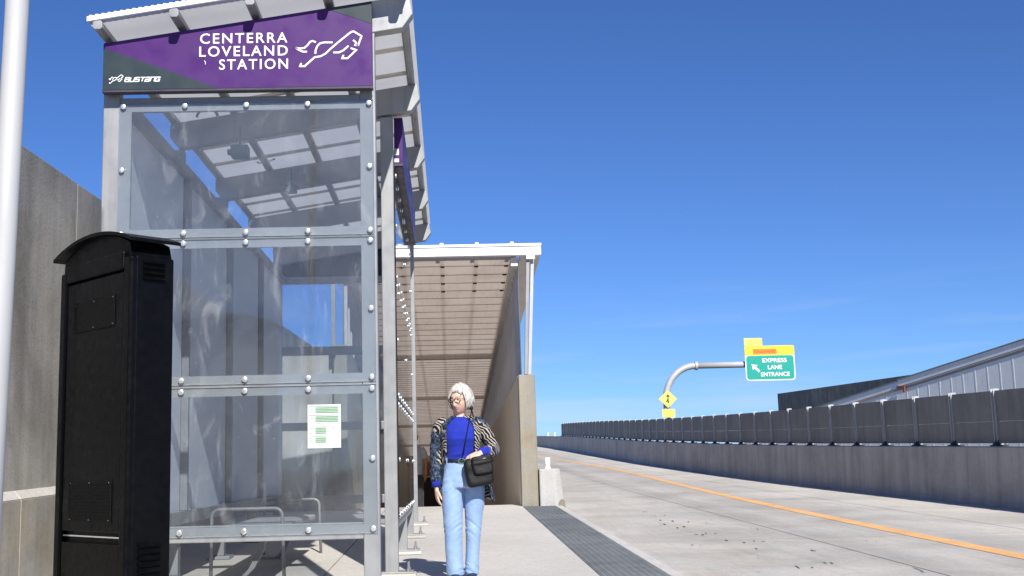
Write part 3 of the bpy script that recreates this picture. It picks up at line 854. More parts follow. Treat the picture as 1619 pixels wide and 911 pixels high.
# lapped ceiling sheets
ce = MB(); y = 19.092; brk = 28.2
while y < Y1:
    d = .62 if y < brk else .385
    y2 = min(y + d, Y1)
    za, zb = cz(y), cz(y2)
    ce.add([(-1.66, y, za - .007), (1.16, y, za - .007), (1.16, y2, zb + .004), (-1.66, y2, zb + .004), (-1.66, y2, zb - .007), (1.16, y2, zb - .007)], [(3, 2, 1, 0), (4, 5, 2, 3)])
    y = y2
WC(ce, 'ceiling', M['fibreglass'])
cl = None
for r_ in range(4):
    yk = 19.1 + .62 * r_ + .56
    for x in (-.065 - .6, -.065, .51, 1.02):
        if cl is None:
            cl = MB().box(-.035, .035, -.03, .03, -.02, .0).build('ceiling_clip', M['bracket']); o = cl
        else: o = cl.copy(); COL.objects.link(o)
        world_child(o, cw); o.location = (x, yk, cz(yk) - .018)
for yb in (28.3, 35.6, 42.9, 50.2):
    WC(MB().box(-1.64, 1.12, yb, yb + .14, cz(yb) - .13, cz(yb) - .03), 'ceiling_beam', M['ceiling'], bevel=.004)
# right wall: concrete below, ribbed metal above, edge beam with screws
def ctop(y): return 2.525 - .0385 * (y - 19)
def side(xa, xb_, s):
    """concrete and siding; s = +1 for the wall whose inner face is xa"""
    x0, x1 = min(xa, xb_), max(xa, xb_)
    return MB().hexa([(x0, 19.0, -.2), (x1, 19.0, -.2), (x1, Y1, -4), (x0, Y1, -4)], [(x0, 19.0, ctop(19)), (x1, 19.0, ctop(19)), (x1, Y1, ctop(Y1)), (x0, Y1, ctop(Y1))])
WC(side(1.135, 1.405, 1), 'concrete_wall', M['conc_col'], bevel=.015)
WC(MB().hexa([(1.126, 19.10, -.2), (1.1335, 19.10, -.2), (1.1335, Y1, -4), (1.126, Y1, -4)], [(1.126, 19.10, ctop(19.1) - .02), (1.1335, 19.10, ctop(19.1) - .02), (1.1335, Y1, ctop(Y1) - .02), (1.126, Y1, ctop(Y1) - .02)]), 'painted_bounce_skin', M['painted_bounce'])  # added skin over the concrete, its light tone painted in for missing bounce
ex = .55   # left wall stands taller
lw = MB().hexa([(-1.86, 19.0, -.2), (-1.64, 19.0, -.2), (-1.64, Y1, -4), (-1.86, Y1, -4)], [(-1.86, 19.0, ctop(19) + ex), (-1.64, 19.0, ctop(19) + ex), (-1.64, Y1, ctop(Y1)), (-1.86, Y1, ctop(Y1))])
WC(lw, 'concrete_wall', M['conc_col'], bevel=.015)
def siding(xa, rib, ext, s_):
    mb = MB()
    q = [(xa, 19.12, ctop(19.12) + ext), (xa, Y1, ctop(Y1)), (xa, Y1, cz(Y1)), (xa, 19.12, cz(19.12))]
    mb.add(q, [(0, 1, 2, 3) if s_ < 0 else (3, 2, 1, 0)])
    y = 19.4
    while y < Y1 - 1:
        e = ext * max(0, (Y1 - y) / (Y1 - 19))
        if cz(y) - .16 > ctop(y) + e + .05: mb.box(rib[0], rib[1], y, y + .09, ctop(y) + e + .0, cz(y) - .17)
        y += .46
    return mb
WC(siding(1.20, (1.15, 1.197), .01, 1), 'metal_siding', M['siding_sheet'])
WC(siding(-1.72, (-1.717, -1.665), ex, -1), 'metal_siding', M['siding_sheet'])
for xa, xb_ in ((1.07, 1.185), (-1.705, -1.60)):
    WC(MB().hexa([(xa, 19.1, cz(19.1) - .17), (xb_, 19.1, cz(19.1) - .17), (xb_, Y1, cz(Y1) - .17), (xa, Y1, cz(Y1) - .17)],
                 [(xa, 19.1, cz(19.1) - .026), (xb_, 19.1, cz(19.1) - .026), (xb_, Y1, cz(Y1) - .026), (xa, Y1, cz(Y1) - .026)]), 'edge_beam', M['ceiling'])
sc_ = MB(); 
for k in range(44):
    yk = 19.25 + .31 * k
    sc_.box(1.0685, 1.0695, yk, yk + .02, cz(yk) - .11, cz(yk) - .09); sc_.box(1.0685, 1.0695, yk, yk + .02, cz(yk) - .06, cz(yk) - .04)
WC(sc_, 'screws', M['bracket'])
# eave soffit outside the right wall
WC(MB().hexa([(1.231, 19.092, 4.497), (1.560, 19.092, 4.497), (1.560, Y1, 4.497 - SL * (Y1 - 19.1)), (1.231, Y1, 4.497 - SL * (Y1 - 19.1))],
             [(1.231, 19.092, 4.555), (1.560, 19.092, 4.555), (1.560, Y1, 4.555 - SL * (Y1 - 19.1)), (1.231, Y1, 4.555 - SL * (Y1 - 19.1))]), 'eave_soffit', M['ceiling'])
# twin steel posts at the mouth, right and left
def leanpost(xt, xbm, w, zb):
    return MB().hexa([(xbm - w, 19.0, zb), (xbm + w, 19.0, zb), (xbm + w, 19.09, zb), (xbm - w, 19.09, zb)], [(xt - w, 19.0, 4.49), (xt + w, 19.0, 4.49), (xt + w, 19.09, 4.49), (xt - w, 19.09, 4.49)])
WC(leanpost(1.352, 1.262, .027, 2.527), 'steel_post', M['galv'], bevel=.003)
p2 = leanpost(1.428, 1.322, .027, 2.527); 
WC(MB().hexa([(1.296, 19.03, 2.527), (1.349, 19.03, 2.527), (1.349, 19.10, 2.527), (1.296, 19.10, 2.527)], [(1.402, 19.03, 4.49), (1.455, 19.03, 4.49), (1.455, 19.10, 4.49), (1.402, 19.10, 4.49)]), 'steel_post', M['siding'], bevel=.003)
WC(MB().box(1.32, 1.46, 18.94, 18.9485, 4.42, 4.50), 'post_bracket', M['white_metal'])
WC(MB().box(-1.885, -1.815, 18.9, 18.97, 2.92, 4.49), 'steel_post', M['galv'], bevel=.003)
# ramp floor and the landing at its foot
WC(MB().hexa([(-1.64, 19.55, gz(19.5) - .3), (1.135, 19.55, gz(19.5) - .3), (1.135, Y1, -3.4), (-1.64, Y1, -3.4)],
             [(-1.64, 19.55, gz(19.55)), (1.135, 19.55, gz(19.55)), (1.135, Y1, gz(19.55) - .083 * (Y1 - 19.55)), (-1.64, Y1, gz(19.55) - .083 * (Y1 - 19.55))]), 'ramp_floor', M['platform'])
WC(MB().box(-1.9, 1.4, Y1, Y1 + .2, -3.5, 2.4), 'end_wall', M['beige'])
# cross wall left of the walkway
tag(MB().hexa([(-3.2, 19.2, -.1), (-1.862, 19.2, -.1), (-1.862, 19.5, -.1), (-3.2, 19.5, -.1)], [(-3.2, 19.2, 3.03), (-1.862, 19.2, 3.03), (-1.862, 19.5, 3.03), (-3.2, 19.5, 3.03)]).build('cross_wall', M['conc_base'], bevel=.01),
    'pale concrete end wall between the tall wall and the covered walkway', 'wall')
# counter in the shade of the ramp
ct = thing('wooden_counter', 'brown wooden counter with a pale ledge in the shade of the ramp', 'counter', (-.3, 30.0, -.46))
W(MB().box(-.95, .15, 30.0, 30.5, -.47, .80), 'lower_cabinet', M['dark_wood'], ct, bevel=.01)
W(MB().box(-.97, .17, 29.9, 30.5, .803, .845), 'ledge', M['ledge'], ct, bevel=.005)
W(MB().box(-.62, .15, 30.2, 30.5, .848, 1.20), 'upper_cabinet', M['wood'], ct, bevel=.01)

# ---------------------------------------------------------------- white end block and its marker
blk = thing('concrete_block', 'whitewashed concrete barrier end with a chipped corner beside the column', 'barrier', (1.6, 19.1, gz(19)))
W(MB().hexa([(1.418, 18.9, gz(18.9) - .1), (1.815, 18.9, gz(18.9) - .1), (1.815, 23, .3), (1.418, 23, .3)], [(1.418, 18.92, .998), (1.750, 18.92, 1.004), (1.750, 23, 1.03), (1.418, 23, 1.03)]), 'block', M['conc_white'], blk, bevel=.025, seg=3)
cp = MB(); rg = random.Random(2)
pts = [(1.69, .38), (1.825, .38), (1.812, .49), (1.79, .515), (1.76, .52), (1.735, .50), (1.715, .46)]
cp.prism(pts, 'y', 18.885, 18.95)
W(cp, 'chipped_corner', M['chip'], blk, bevel=.01)
dl = MB(); P = [(-.046, 0), (.046, 0), (.040, .02), (.026, .05), (.036, .085), (.036, .175), (-.036, .175), (-.036, .085), (-.026, .05), (-.040, .02)]
dl.prism(P, 'y', -.012, .012)
o = tag(dl.build('delineator', M['letter'], bevel=.003), 'small white plastic marker standing on the whitewashed block', 'road marker'); o.location = (1.575, 19.1, 1.004)

# ---------------------------------------------------------------- road barrier, noise fence
BH = .90
bar = thing('road_barrier', 'long shaded concrete barrier along the far edge of the road', 'barrier', (8.2, 17, zrs(17)))
jj = [-30 + 9.1 * i for i in range(30)]
bm = MB()
for a, b in zip(jj, jj[1:]):
    ysg = [a + .008 + (b - a - .016) * k / 5 for k in range(6)]
    vs = []
    for y in ysg:
        x, z = xb(y), zrs(y)
        vs += [(x - .03, y, z - .05), (x + .01, y, z + .10), (x + .035, y, z + BH - .015), (x + .05, y, z + BH), (x + .36, y, z + BH), (x + .40, y, -2.3)]
    fs = []
    for i in range(5):
        for k in range(5): fs.append((i * 6 + k, i * 6 + 6 + k, i * 6 + 7 + k, i * 6 + 1 + k))
    fs += [tuple(range(6)), tuple(range(30, 36))[::-1]]
    bm.add(vs, [f[::-1] for f in fs])
world_child(bm.build('barrier_wall', M['conc_bar']), bar)
nf = thing('noise_fence', 'dark grey panel fence between pale posts on top of the road barrier', 'fence', (8.3, 17, zrs(17) + BH))
y0f, sf, nF = 16.37 - 4 * 1.4757, 1.4757, 48
fy = [y0f + sf * i for i in range(nF)]
pp = None
for i, y in enumerate(fy):
    x, z = xb(y) + .20, zrs(y) + BH
    if pp is None:
        pp = MB(); pp.box(-.046, .046, -.044, -.034, 0.02, .875); pp.box(-.046, .046, .034, .044, 0.02, .875); pp.box(-.006, .006, -.034, .034, .02, .875)
        pp = pp.build('fence_post', M['post']); world_child(pp, nf); o = pp
        MB().box(-.10, .10, -.10, .10, 0, .02).build('base_bracket', M['bracket'], pp)
        MB().add([(-.09, -.045, .02), (.0, -.045, .02), (-.02, -.045, .10), (-.09, .045, .02), (.0, .045, .02), (-.02, .045, .10)], [(0, 1, 2), (5, 4, 3), (0, 2, 5, 3), (1, 4, 5, 2), (0, 3, 4, 1)]).build('base_bracket', M['bracket'], pp)
    else:
        o = pp.copy(); COL.objects.link(o)
        for c in list(pp.children): dup(c, o)
    o.location = (x, y, z); o.rotation_euler = (0, 0, R(1.0))
for a, b in zip(fy, fy[1:]):
    xa, xc = xb(a) + .20, xb(b) + .20; za, zc = zrs(a) + BH, zrs(b) + BH
    d = MB()
    for h0, h1 in ((.045, .375), (.378, .845)):
        d.hexa([(xa - .02, a + .008, za + h0), (xa + .02, a + .008, za + h0), (xc + .02, b - .008, zc + h0), (xc - .02, b - .008, zc + h0)],
               [(xa - .02, a + .008, za + h1), (xa + .02, a + .008, za + h1), (xc + .02, b - .008, zc + h1), (xc - .02, b - .008, zc + h1)])
    world_child(d.build('fence_panel', M['fence_panel']), nf)
# tiny white markers far along the barrier
for k, yk in enumerate((86.0, 92.5)):
    o = MB().box(-.045, .045, -.02, .02, 0, .26).build('marker_post', M['letter'], bevel=.004)
    o.location = (xb(yk) + .2, yk, zrs(yk) + BH)
    tag(o, ('tiny white marker post on the barrier just past the fence end', 'tiny white marker post nearest the concrete column on the far barrier')[k], 'road marker', 'white markers on the far barrier')

# ---------------------------------------------------------------- road signs
gp = thing('sign_gantry', 'thick grey pipe gantry curving over from behind the fence', 'gantry', (16.75, 90, 0))
pth = [(16.75, 90, -2.2), (16.75, 90, 2.5), (16.72, 90, 5.2)]
for k in range(1, 15):
    a = PI - PI / 2 * k / 15; pth.append((19.1 + 2.38 * math.cos(a), 90, 5.75 + 2.53 * math.sin(a)))
pth += [(19.15, 90, 8.28)]
W(MB().tube(pth, .25, 20), 'curved_mast', M['siding'], gp, smooth=True)
W(MB().tube([(19.15, 90, 8.28), (26.5, 90, 8.30)], .24, 20), 'arm', M['alu'], gp, smooth=True)
W(MB().tube([(19.05, 90, 8.28), (19.25, 90, 8.28)], .34, 20), 'flange', M['siding'], gp)
gs = thing('highway_sign', 'green express lane sign with a yellow and orange header on the gantry arm', 'road sign', (24.9, 89.5, 7.0))
def rrect(x0, x1, z0, z1, r, n=5):
    P = []
    for cx, cz_, a0 in ((x1 - r, z1 - r, 0), (x0 + r, z1 - r, 90), (x0 + r, z0 + r, 180), (x1 - r, z0 + r, 270)):
        for k in range(n + 1):
            a = R(a0 + 90 * k / n); P.append((cx + r * math.cos(a), cz_ + r * math.sin(a)))
    return P
yS = 89.5
W(MB().prism(rrect(22.86, 26.70, 6.99, 9.66, .28), 'y', yS, yS + .08), 'sign_border', M['letter'], gs)
W(MB().prism(rrect(22.94, 26.62, 7.07, 8.90, .22), 'y', yS - .012, yS - .001), 'green_panel', M['green'], gs)
W(MB().prism(rrect(22.86, 26.70, 8.93, 9.665, .12), 'y', yS - .022, yS - .013), 'yellow_panel', M['yellow'], gs)
W(MB().prism(rrect(22.85, 24.25, 9.67, 10.27, .05), 'y', yS - .022, yS + .05), 'left_tab', M['fluor'], gs)
W(MB().box(23.47, 25.35, yS - .034, yS - .024, 9.00, 9.44), 'toll_panel', M['orange'], gs)
text('LEFT', 'lettering', 23.16, 23.92, 9.82, .28, yS - .026, gs, M['sign_gold'], .0, depth=.006)
text('TOLLS WAIVED', 'lettering', 23.58, 25.24, 9.12, .20, yS - .038, gs, M['sign_ink'], .0, depth=.006)
for w_, xa, xc, z in (('EXPRESS', 24.17, 26.08, 8.36), ('LANE', 24.58, 25.68, 7.83), ('ENTRANCE', 24.02, 26.25, 7.29)):
    text(w_, 'lettering', xa, xc, z, .33, yS - .016, gs, M['letter'], .03, depth=.006)
ar = MB(); c45 = math.sqrt(.5)
def rot(p, cx=23.62, cz_=7.98): return (cx + (p[0] * c45 - p[1] * c45), cz_ + (p[0] * c45 + p[1] * c45))
ar.prism([rot(p) for p in [(-.09, -.42), (.09, -.42), (.09, .05), (.27, .0), (0, .40), (-.27, .0), (-.09, .05)]], 'y', yS - .02, yS - .013)
W(ar, 'arrow', M['letter'], gs)
for x in (23.4, 24.9, 26.2): W(MB().box(x - .05, x + .05, yS + .081, yS + .25, 7.3, 9.3), 'mounting_rail', M['siding'], gs)
mg = thing('merge_sign', 'yellow diamond sign with a merging arrow on the gantry mast', 'road sign', (16.77, 89.6, 5.05))
W(MB().prism([(16.77, 5.06), (17.46, 5.745), (16.77, 6.43), (16.08, 5.745)], 'y', 89.62, 89.66), 'sign_plate', M['fluor'], mg, bevel=.004)
bd = MB(); q = [(16.77, 5.13), (17.39, 5.745), (16.77, 6.36), (16.15, 5.745), (16.77, 5.13)]
bd.ribbon(q, .025, 89.618, .004); W(bd, 'border_line', M['sign_gold'], mg)
ma = MB(); cx = 16.77
ma.prism([(cx - .045, 5.42), (cx + .075, 5.42), (cx + .055, 5.93), (cx + .19, 5.88), (cx + .01, 6.15), (cx - .16, 5.88), (cx - .035, 5.93)], 'y', 89.612, 89.618)
ma.prism([(cx - .19, 5.50), (cx - .10, 5.50), (cx - .03, 5.62), (cx - .03, 5.78)], 'y', 89.6125, 89.6175)
W(ma, 'arrow', M['sign_ink'], mg)
pq = thing('road_sign', 'small pale yellow plaque below the yellow diamond', 'road sign', (16.78, 89.6, 4.33))
W(MB().prism(rrect(16.30, 17.27, 4.35, 4.97, .05), 'y', 89.62, 89.66), 'sign_plate', M['fluor'], pq)
text('WHEN', 'lettering', 16.53, 17.04, 4.74, .13, 89.612, pq, M['sign_gold'], 0, depth=.006)
text('ENTERING', 'lettering', 16.42, 17.15, 4.50, .13, 89.612, pq, M['sign_gold'], 0, depth=.006)

# ---------------------------------------------------------------- metal sided canopy and wall beyond the fence
bd_ = thing('metal_canopy', 'pale metal-sided sloping building behind the fence at the right edge', 'building', (20, 40, 0), R(20))
def tz(y): return 5.02 - .145 * y
sd = MB()
sd.hexa([(.22, -9, -2.2), (4, -9, -2.2), (4, 18, -2.2), (.22, 18, -2.2)], [(.22, -9, tz(-9) - .30), (4, -9, tz(-9) - .30), (4, 18, tz(18) - .30), (.22, 18, tz(18) - .30)])
y = -8.8
while y < 17.8:
    sd.box(.2145, .219, y, y + .05, -2, tz(y + .06) - .32); y += .60
sd.build('siding', M['siding_light'], bd_)
for a, b, dx, dz in ((-9, 6.65, 0, 0), (6.66, 18, .07, -.04)):
    x0 = .17 + dx * .5
    f = MB(); f.hexa([(x0, a, tz(a) - .29 + dz), (4.2, a, tz(a) - .29 + dz), (4.2, b, tz(b) - .29 + dz), (x0, b, tz(b) - .29 + dz)], [(x0, a, tz(a) - .03 + dz), (4.2, a, tz(a) - .03 + dz), (4.2, b, tz(b) - .03 + dz), (x0, b, tz(b) - .03 + dz)])
    f.build('fascia', M['siding_light'], bd_, bevel=.008)
    g = MB(); g.hexa([(x0 - .03, a, tz(a) - .028 + dz), (4.2, a, tz(a) - .028 + dz), (4.2, b, tz(b) - .028 + dz), (x0 - .03, b, tz(b) - .028 + dz)], [(x0 - .03, a, tz(a) + .01 + dz), (4.2, a, tz(a) + .01 + dz), (4.2, b, tz(b) + .01 + dz), (x0 - .03, b, tz(b) + .01 + dz)])
    g.build('roof', M['galv'], bd_)
    g = MB(); g.hexa([(.20, a, tz(a) - .43), (.219, a, tz(a) - .43), (.219, b, tz(b) - .43), (.20, b, tz(b) - .43)], [(.20, a, tz(a) - .345), (.219, a, tz(a) - .345), (.219, b, tz(b) - .345), (.20, b, tz(b) - .345)])
    g.build('trim_strip', M['beige'], bd_)
MB().box(.08, .165, 6.3, 6.64, tz(6.4) - .40, tz(6.4) - .30).box(.09, .15, 6.22, 6.3, tz(6.4) - .56, tz(6.4) - .30).build('gutter_end', M['rust'], bd_)
tag(MB().hexa([(27.7, 32, -2.2), (28.4, 32, -2.2), (28.4, 98.4, -2.2), (27.7, 98.4, -2.2)], [(27.7, 32, 5.03), (28.4, 32, 5.03), (28.4, 98.4, 6.44), (27.7, 98.4, 6.44)]).build('concrete_wall', M['conc_dark'], bevel=.02),
    'dark streaked concrete wall behind the fence, beyond the metal-sided building', 'wall')

# ---------------------------------------------------------------- people
def skin_mat(name, col):
    m, nt, b = nm(name)
    v = pos(nt, world=False)
    c = ramp(nt, nz(nt, v, 22, 4), [(.35, tuple(x * .86 for x in col)), (.65, col)])
    c = mul(nt, c, ramp(nt, nz(nt, v, 160, 2), [(.35, (.88, .82, .8)), (.6, (1, 1, 1))]))
    lk(nt, c, b.inputs['Base Color']); b.inputs['Roughness'].default_value = .5
    b.inputs['Subsurface Weight'].default_value = .08; b.inputs['Subsurface Radius'].default_value = (.012, .005, .003); b.inputs['Subsurface Scale'].default_value = .4
    bump(nt, nz(nt, v, 130, 3), b, .25, .002)
    return m
def cloth(name, col, weave=260, var=.12, rough=.85, wr=.35, sheen=.1, fade=None):
    m, nt, b = nm(name)
    v = pos(nt, world=False)
    c = ramp(nt, nz(nt, v, 14, 5), [(.3, tuple(x * (1 - var) for x in col)), (.7, tuple(min(1, x * (1 + var)) for x in col))])
    c = mul(nt, c, ramp(nt, nz(nt, v, weave, 2), [(.3, .82), (.7, 1.06)]), .8)
    if fade:
        c = mul(nt, c, ramp(nt, nz(nt, pos(nt, (1, 1, .25), False), 9, 4), [(.4, (1, 1, 1)), (.75, fade)]))
    lk(nt, c, b.inputs['Base Color']); b.inputs['Roughness'].default_value = rough; b.inputs['Sheen Weight'].default_value = sheen
    b.inputs['Specular IOR Level'].default_value = .2
    h = nz(nt, pos(nt, (1, 1, 1), False), 30, 5, .6, .6)
    bump(nt, h, b, wr, .012)
    return m
def zebra_mat():
    m, nt, b = nm('zebra_knit')
    v = pos(nt, (1, .8, 1), False)
    n1 = N(nt, 'ShaderNodeTexNoise'); n1.inputs['Scale'].default_value = 7; n1.inputs['Detail'].default_value = 2; lk(nt, v, n1.inputs['Vector'])
    ad = N(nt, 'ShaderNodeVectorMath', operation='MULTIPLY_ADD'); lk(nt, n1.outputs['Color'], ad.inputs[0]); ad.inputs[1].default_value = (.20, .10, .16); lk(nt, v, ad.inputs[2])
    wv = N(nt, 'ShaderNodeTexWave', wave_type='BANDS', bands_direction='DIAGONAL'); wv.inputs['Scale'].default_value = 15; wv.inputs['Distortion'].default_value = 2.0; wv.inputs['Detail'].default_value = 1.0; wv.inputs['Detail Scale'].default_value = 1.2
    lk(nt, ad.outputs[0], wv.inputs['Vector'])
    st_ = ramp(nt, wv.outputs['Fac'], [(.60, (.010, .010, .014)), (.72, (.40, .36, .31))])
    # blue-grey speckled zones
    wv2 = nz(nt, v, 48, 3, .7, 1.5)
    bl = ramp(nt, wv2, [(.48, (.012, .014, .024)), (.64, (.10, .155, .25))])
    msk = ramp(nt, nz(nt, pos(nt, (1, 1, .6), False), 6.5, 2), [(.50, 0.0), (.56, 1.0)])
    mx = N(nt, 'ShaderNodeMix', data_type='RGBA'); lk(nt, msk, mx.inputs['Factor']); lk(nt, st_, mx.inputs[6]); lk(nt, bl, mx.inputs[7])
    lk(nt, mx.outputs[2], b.inputs['Base Color']); b.inputs['Roughness'].default_value = .9; b.inputs['Specular IOR Level'].default_value = .15
    bump(nt, nz(nt, v, 26, 4, .6, .5), b, .4, .014)
    return m
M['skin'] = skin_mat('skin_fair', (.74, .485, .375)); M['skin2'] = skin_mat('skin_tan', (.34, .17, .11))
M['lip'] = skin_mat('lips', (.60, .32, .26)); M['browhair'] = paint('brow_hair', (.30, .27, .25), .8, 0, .1, 40, 0)
M['denim'] = cloth('light_denim', (.25, .37, .585), 420, .10, .85, .45, .1, (1.12, 1.10, 1.06))
M['denim_seam'] = cloth('denim_seam', (.27, .42, .70), 420)
M['blue'] = cloth('cobalt_jersey', (.013, .028, .33), 500, .10, .8, .30, .1)
M['zebra'] = zebra_mat()
M['belt'] = paint('belt_leather', (.012, .014, .022), .4, 0, .2, 40, .1)
M['bag'] = cloth('black_nylon', (.011, .011, .012), 300, .2, .55, .3, 0)
M['shoe'] = paint('navy_shoe', (.02, .025, .05), .5, 0, .3, 60, .1)
M['hair'] = None
def hair_mat(name, c0, c1):
    m, nt, b = nm(name)
    v = pos(nt, (1, 1, .35), False)
    c = ramp(nt, nz(nt, v, 60, 4), [(.3, c0), (.65, c1)])
    lk(nt, c, b.inputs['Base Color']); b.inputs['Roughness'].default_value = .5
    bump(nt, nz(nt, pos(nt, (1, 1, .2), False), 220, 3), b, .5, .003)
    return m
M['hair'] = hair_mat('silver_hair', (.25, .235, .215), (.70, .675, .63)); M['hair2'] = hair_mat('dark_hair', (.02, .015, .012), (.05, .04, .03))
M['eye'] = paint('eye_white', (.50, .46, .43), .2, 0, .02, 9, 0); M['iris'] = paint('iris', (.03, .035, .04), .15, 0, .1, 90, 0)
M['frames'] = paint('spectacle_frame', (.03, .018, .012), .3, 0, .1, 40, 0)
M['tee'] = cloth('grey_tee', (.34, .35, .38), 400); M['trouser'] = cloth('dark_trouser', (.03, .03, .035), 400)

def remesh(mb, name, mat, voxel, parent, smooth=4, disp=None, mats=None, pick=None, fac=.5):
    o = mb.build('tmp', M['skin'])
    r = o.modifiers.new('r', 'REMESH'); r.mode = 'VOXEL'; r.voxel_size = voxel; r.use_smooth_shade = True
    if smooth:
        q = o.modifiers.new('s', 'SMOOTH'); q.iterations = smooth; q.factor = fac
    bpy.context.view_layer.update()
    me = bpy.data.meshes.new_from_object(o.evaluated_get(bpy.context.evaluated_depsgraph_get()))
    old = o.data; bpy.data.objects.remove(o); bpy.data.meshes.remove(old)
    me.name = name; me.materials.clear()
    for m_ in (mats or [mat]): me.materials.append(m_)
    if disp:
        nn = [v.normal.copy() for v in me.vertices]
        for v, n_ in zip(me.vertices, nn): v.co = v.co + n_ * disp(v.co)
    if pick:
        for p in me.polygons: p.material_index = pick(p.center)
    for p in me.polygons: p.use_smooth = True
    ob = bpy.data.objects.new(name, me); COL.objects.link(ob)
    if parent: ob.parent = parent
    return ob
def g2(a, s): return math.exp(-(a / s) ** 2)
def head_shape(x, y, z):
    p = Vector((.071 * x, .092 * y, .112 * z))
    if z < 0:
        k = (-z) ** 1.6
        p.x *= 1 - .34 * k
        if y > 0: p.y *= 1 - .55 * (-z)
        else: p.y *= 1 + .06 * (-z)
    if y < .1:
        f = min(1, max(0, .1 - y) / .5)
        px, pz = p.x, p.z; d = 0
        t_ = (.026 - pz) / .062
        if 0 < t_ < 1.0: d += .0165 * g2(px, .0095 + .003 * t_) * t_ ** 1.1
        elif 1.0 <= t_ < 1.25: d += .0165 * g2(px, .0130) * (1.25 - t_) / .25
        d -= .0075 * g2(abs(px) - .031, .014) * g2(pz - .012, .012)
        d += .004 * g2(abs(px) - .028, .022) * g2(pz - .033, .009)
        d += .005 * g2(abs(px) - .040, .016) * g2(pz + .016, .016)
        d += .0045 * g2(px, .019) * g2(pz + .060, .010)
        d -= .0045 * g2(px, .021) * g2(pz + .0595, .0028)
        d -= .003 * g2(abs(px) - .030, .008) * g2(pz + .052, .016)
        d += .009 * g2(px, .019) * g2(pz + .094, .014)
        p.y -= d * f
    return p
def add_head(mb, T, ears=True):
    seg, ring = 72, 60; vs = [T @ head_shape(0, 0, -1)]; fs = []
    for i in range(1, ring):
        t_ = PI * i / ring
        for k in range(seg):
            a = 2 * PI * k / seg
            vs.append(T @ head_shape(math.sin(t_) * math.cos(a), math.sin(t_) * math.sin(a), -math.cos(t_)))
    vs.append(T @ head_shape(0, 0, 1))
    for k in range(seg):
        fs.append((0, 1 + (k + 1) % seg, 1 + k)); fs.append((len(vs) - 1, 1 + (ring - 2) * seg + k, 1 + (ring - 2) * seg + (k + 1) % seg))
    for i in range(ring - 2):
        for k in range(seg):
            k2 = (k + 1) % seg
            fs.append((1 + i * seg + k, 1 + i * seg + k2, 1 + (i + 1) * seg + k2, 1 + (i + 1) * seg + k))
    mb.add(vs, fs)
    if ears:
        for s_ in (-1, 1):
            q = MB(); q.ball((0, 0, 0), 1, 12, 8)
            mb.add([T @ Vector((s_ * .071 + v[0] * .010, .012 + v[1] * .018, -.004 + v[2] * .030)) for v in q.v], q.f)
def add_hand(mb, wrist, D, Pn, S_, curl=(.25, .35, .3), k=1.0, thumb=.35):
    D = Vector(D).normalized(); Pn = Vector(Pn); Pn = (Pn - D * Pn.dot(D)).normalized()
    s0 = D.cross(Pn).normalized(); S_ = s0 if s0.dot(Vector(S_)) > 0 else -s0
    w = Vector(wrist)
    vs = []; fs = []; seg = 16
    for (t_, hw_, th) in ((-.02, .026, .020), (.0, .026, .018), (.03, .034, .017), (.06, .039, .0145), (.080, .038, .012), (.088, .034, .008)):
        for q in range(seg):
            a = 2 * PI * q / seg
            vs.append(w + D * t_ * k + S_ * (math.cos(a) * hw_ * k) + Pn * (math.sin(a) * th * k))
    for i in range(5):
        for q in range(seg):
            q2 = (q + 1) % seg; fs.append((i * seg + q, i * seg + q2, (i + 1) * seg + q2, (i + 1) * seg + q))
    fs.append(tuple(range(seg))[::-1]); fs.append(tuple(5 * seg + q for q in range(seg)))
    mb.add(vs, fs)
    for fi, (so_, L, r_) in enumerate(((.0285, .066, .0085), (.0095, .074, .0088), (-.0095, .070, .0083), (-.0275, .054, .0074))):
        p = w + D * .072 * k + S_ * so_ * k; ang = 0; pth = [p - D * .02 * k]; dirn = (D + S_ * (so_ * 2.2)).normalized()
        pth.append(p)
        for j, f_ in enumerate((.45, .32, .23)):
            ang += curl[j] * (1 + .12 * fi)
            d = dirn * math.cos(ang) + Pn * math.sin(ang)
            p = p + d * (L * f_ * k * 1.05); pth.append(p)
        mb.tube(pth, [r_ * k, r_ * 1.02 * k, r_ * .98 * k, r_ * .88 * k, r_ * .62 * k], 10)
        mb.ball(tuple(pth[-1]), r_ * .64 * k, 8, 6)
    p = w + D * .018 * k + S_ * .022 * k
    d1 = (S_ * .62 + D * .75 + Pn * thumb).normalized(); d2 = (S_ * .18 + D * .95 + Pn * (thumb + .1)).normalized()
    pth = [p, p + d1 * .032 * k, p + d1 * .032 * k + d2 * .030 * k, p + d1 * .032 * k + d2 * .052 * k]
    mb.tube(pth, [.014 * k, .0115 * k, .0098 * k, .007 * k], 10); mb.ball(tuple(pth[-1]), .0072 * k, 8, 6)

# ---- the woman, walking towards the camera
wx, wy = .078, 9.10
wo = thing('person', 'woman with short silver hair in a zebra cardigan, cobalt top and pale jeans walking forward', 'person', (wx, wy, gz(wy)))
wo.scale = (.972, .972, .972)
HT = Matrix.Translation((.012, -.024, 1.412)) @ Matrix.Rotation(R(-34), 4, 'Z') @ Matrix.Rotation(R(8), 4, 'X')
bm_ = MB()
add_head(bm_, HT)
bm_.tube([(.005, .02, 1.24), (.0, .008, 1.31), (-.002, -.004, 1.38)], [.056, .047, .050], 20)
bm_.rings([(.01, .0, .72, .135, .10), (.01, 0, .82, .140, .105), (.005, 0, .93, .108, .085), (.005, 0, 1.06, .118, .092), (.005, 0, 1.17, .130, .095), (.005, .005, 1.235, .128, .070), (.004, .008, 1.262, .085, .055), (.003, .01, 1.285, .05, .045)], 28)
bm_.tube([(-.120, .005, 1.235), (-.168, .012, 1.16), (-.186, .02, 1.01), (-.188, .0, .88), (-.190, -.022, .745)], [.045, .042, .036, .034, .027], 16)
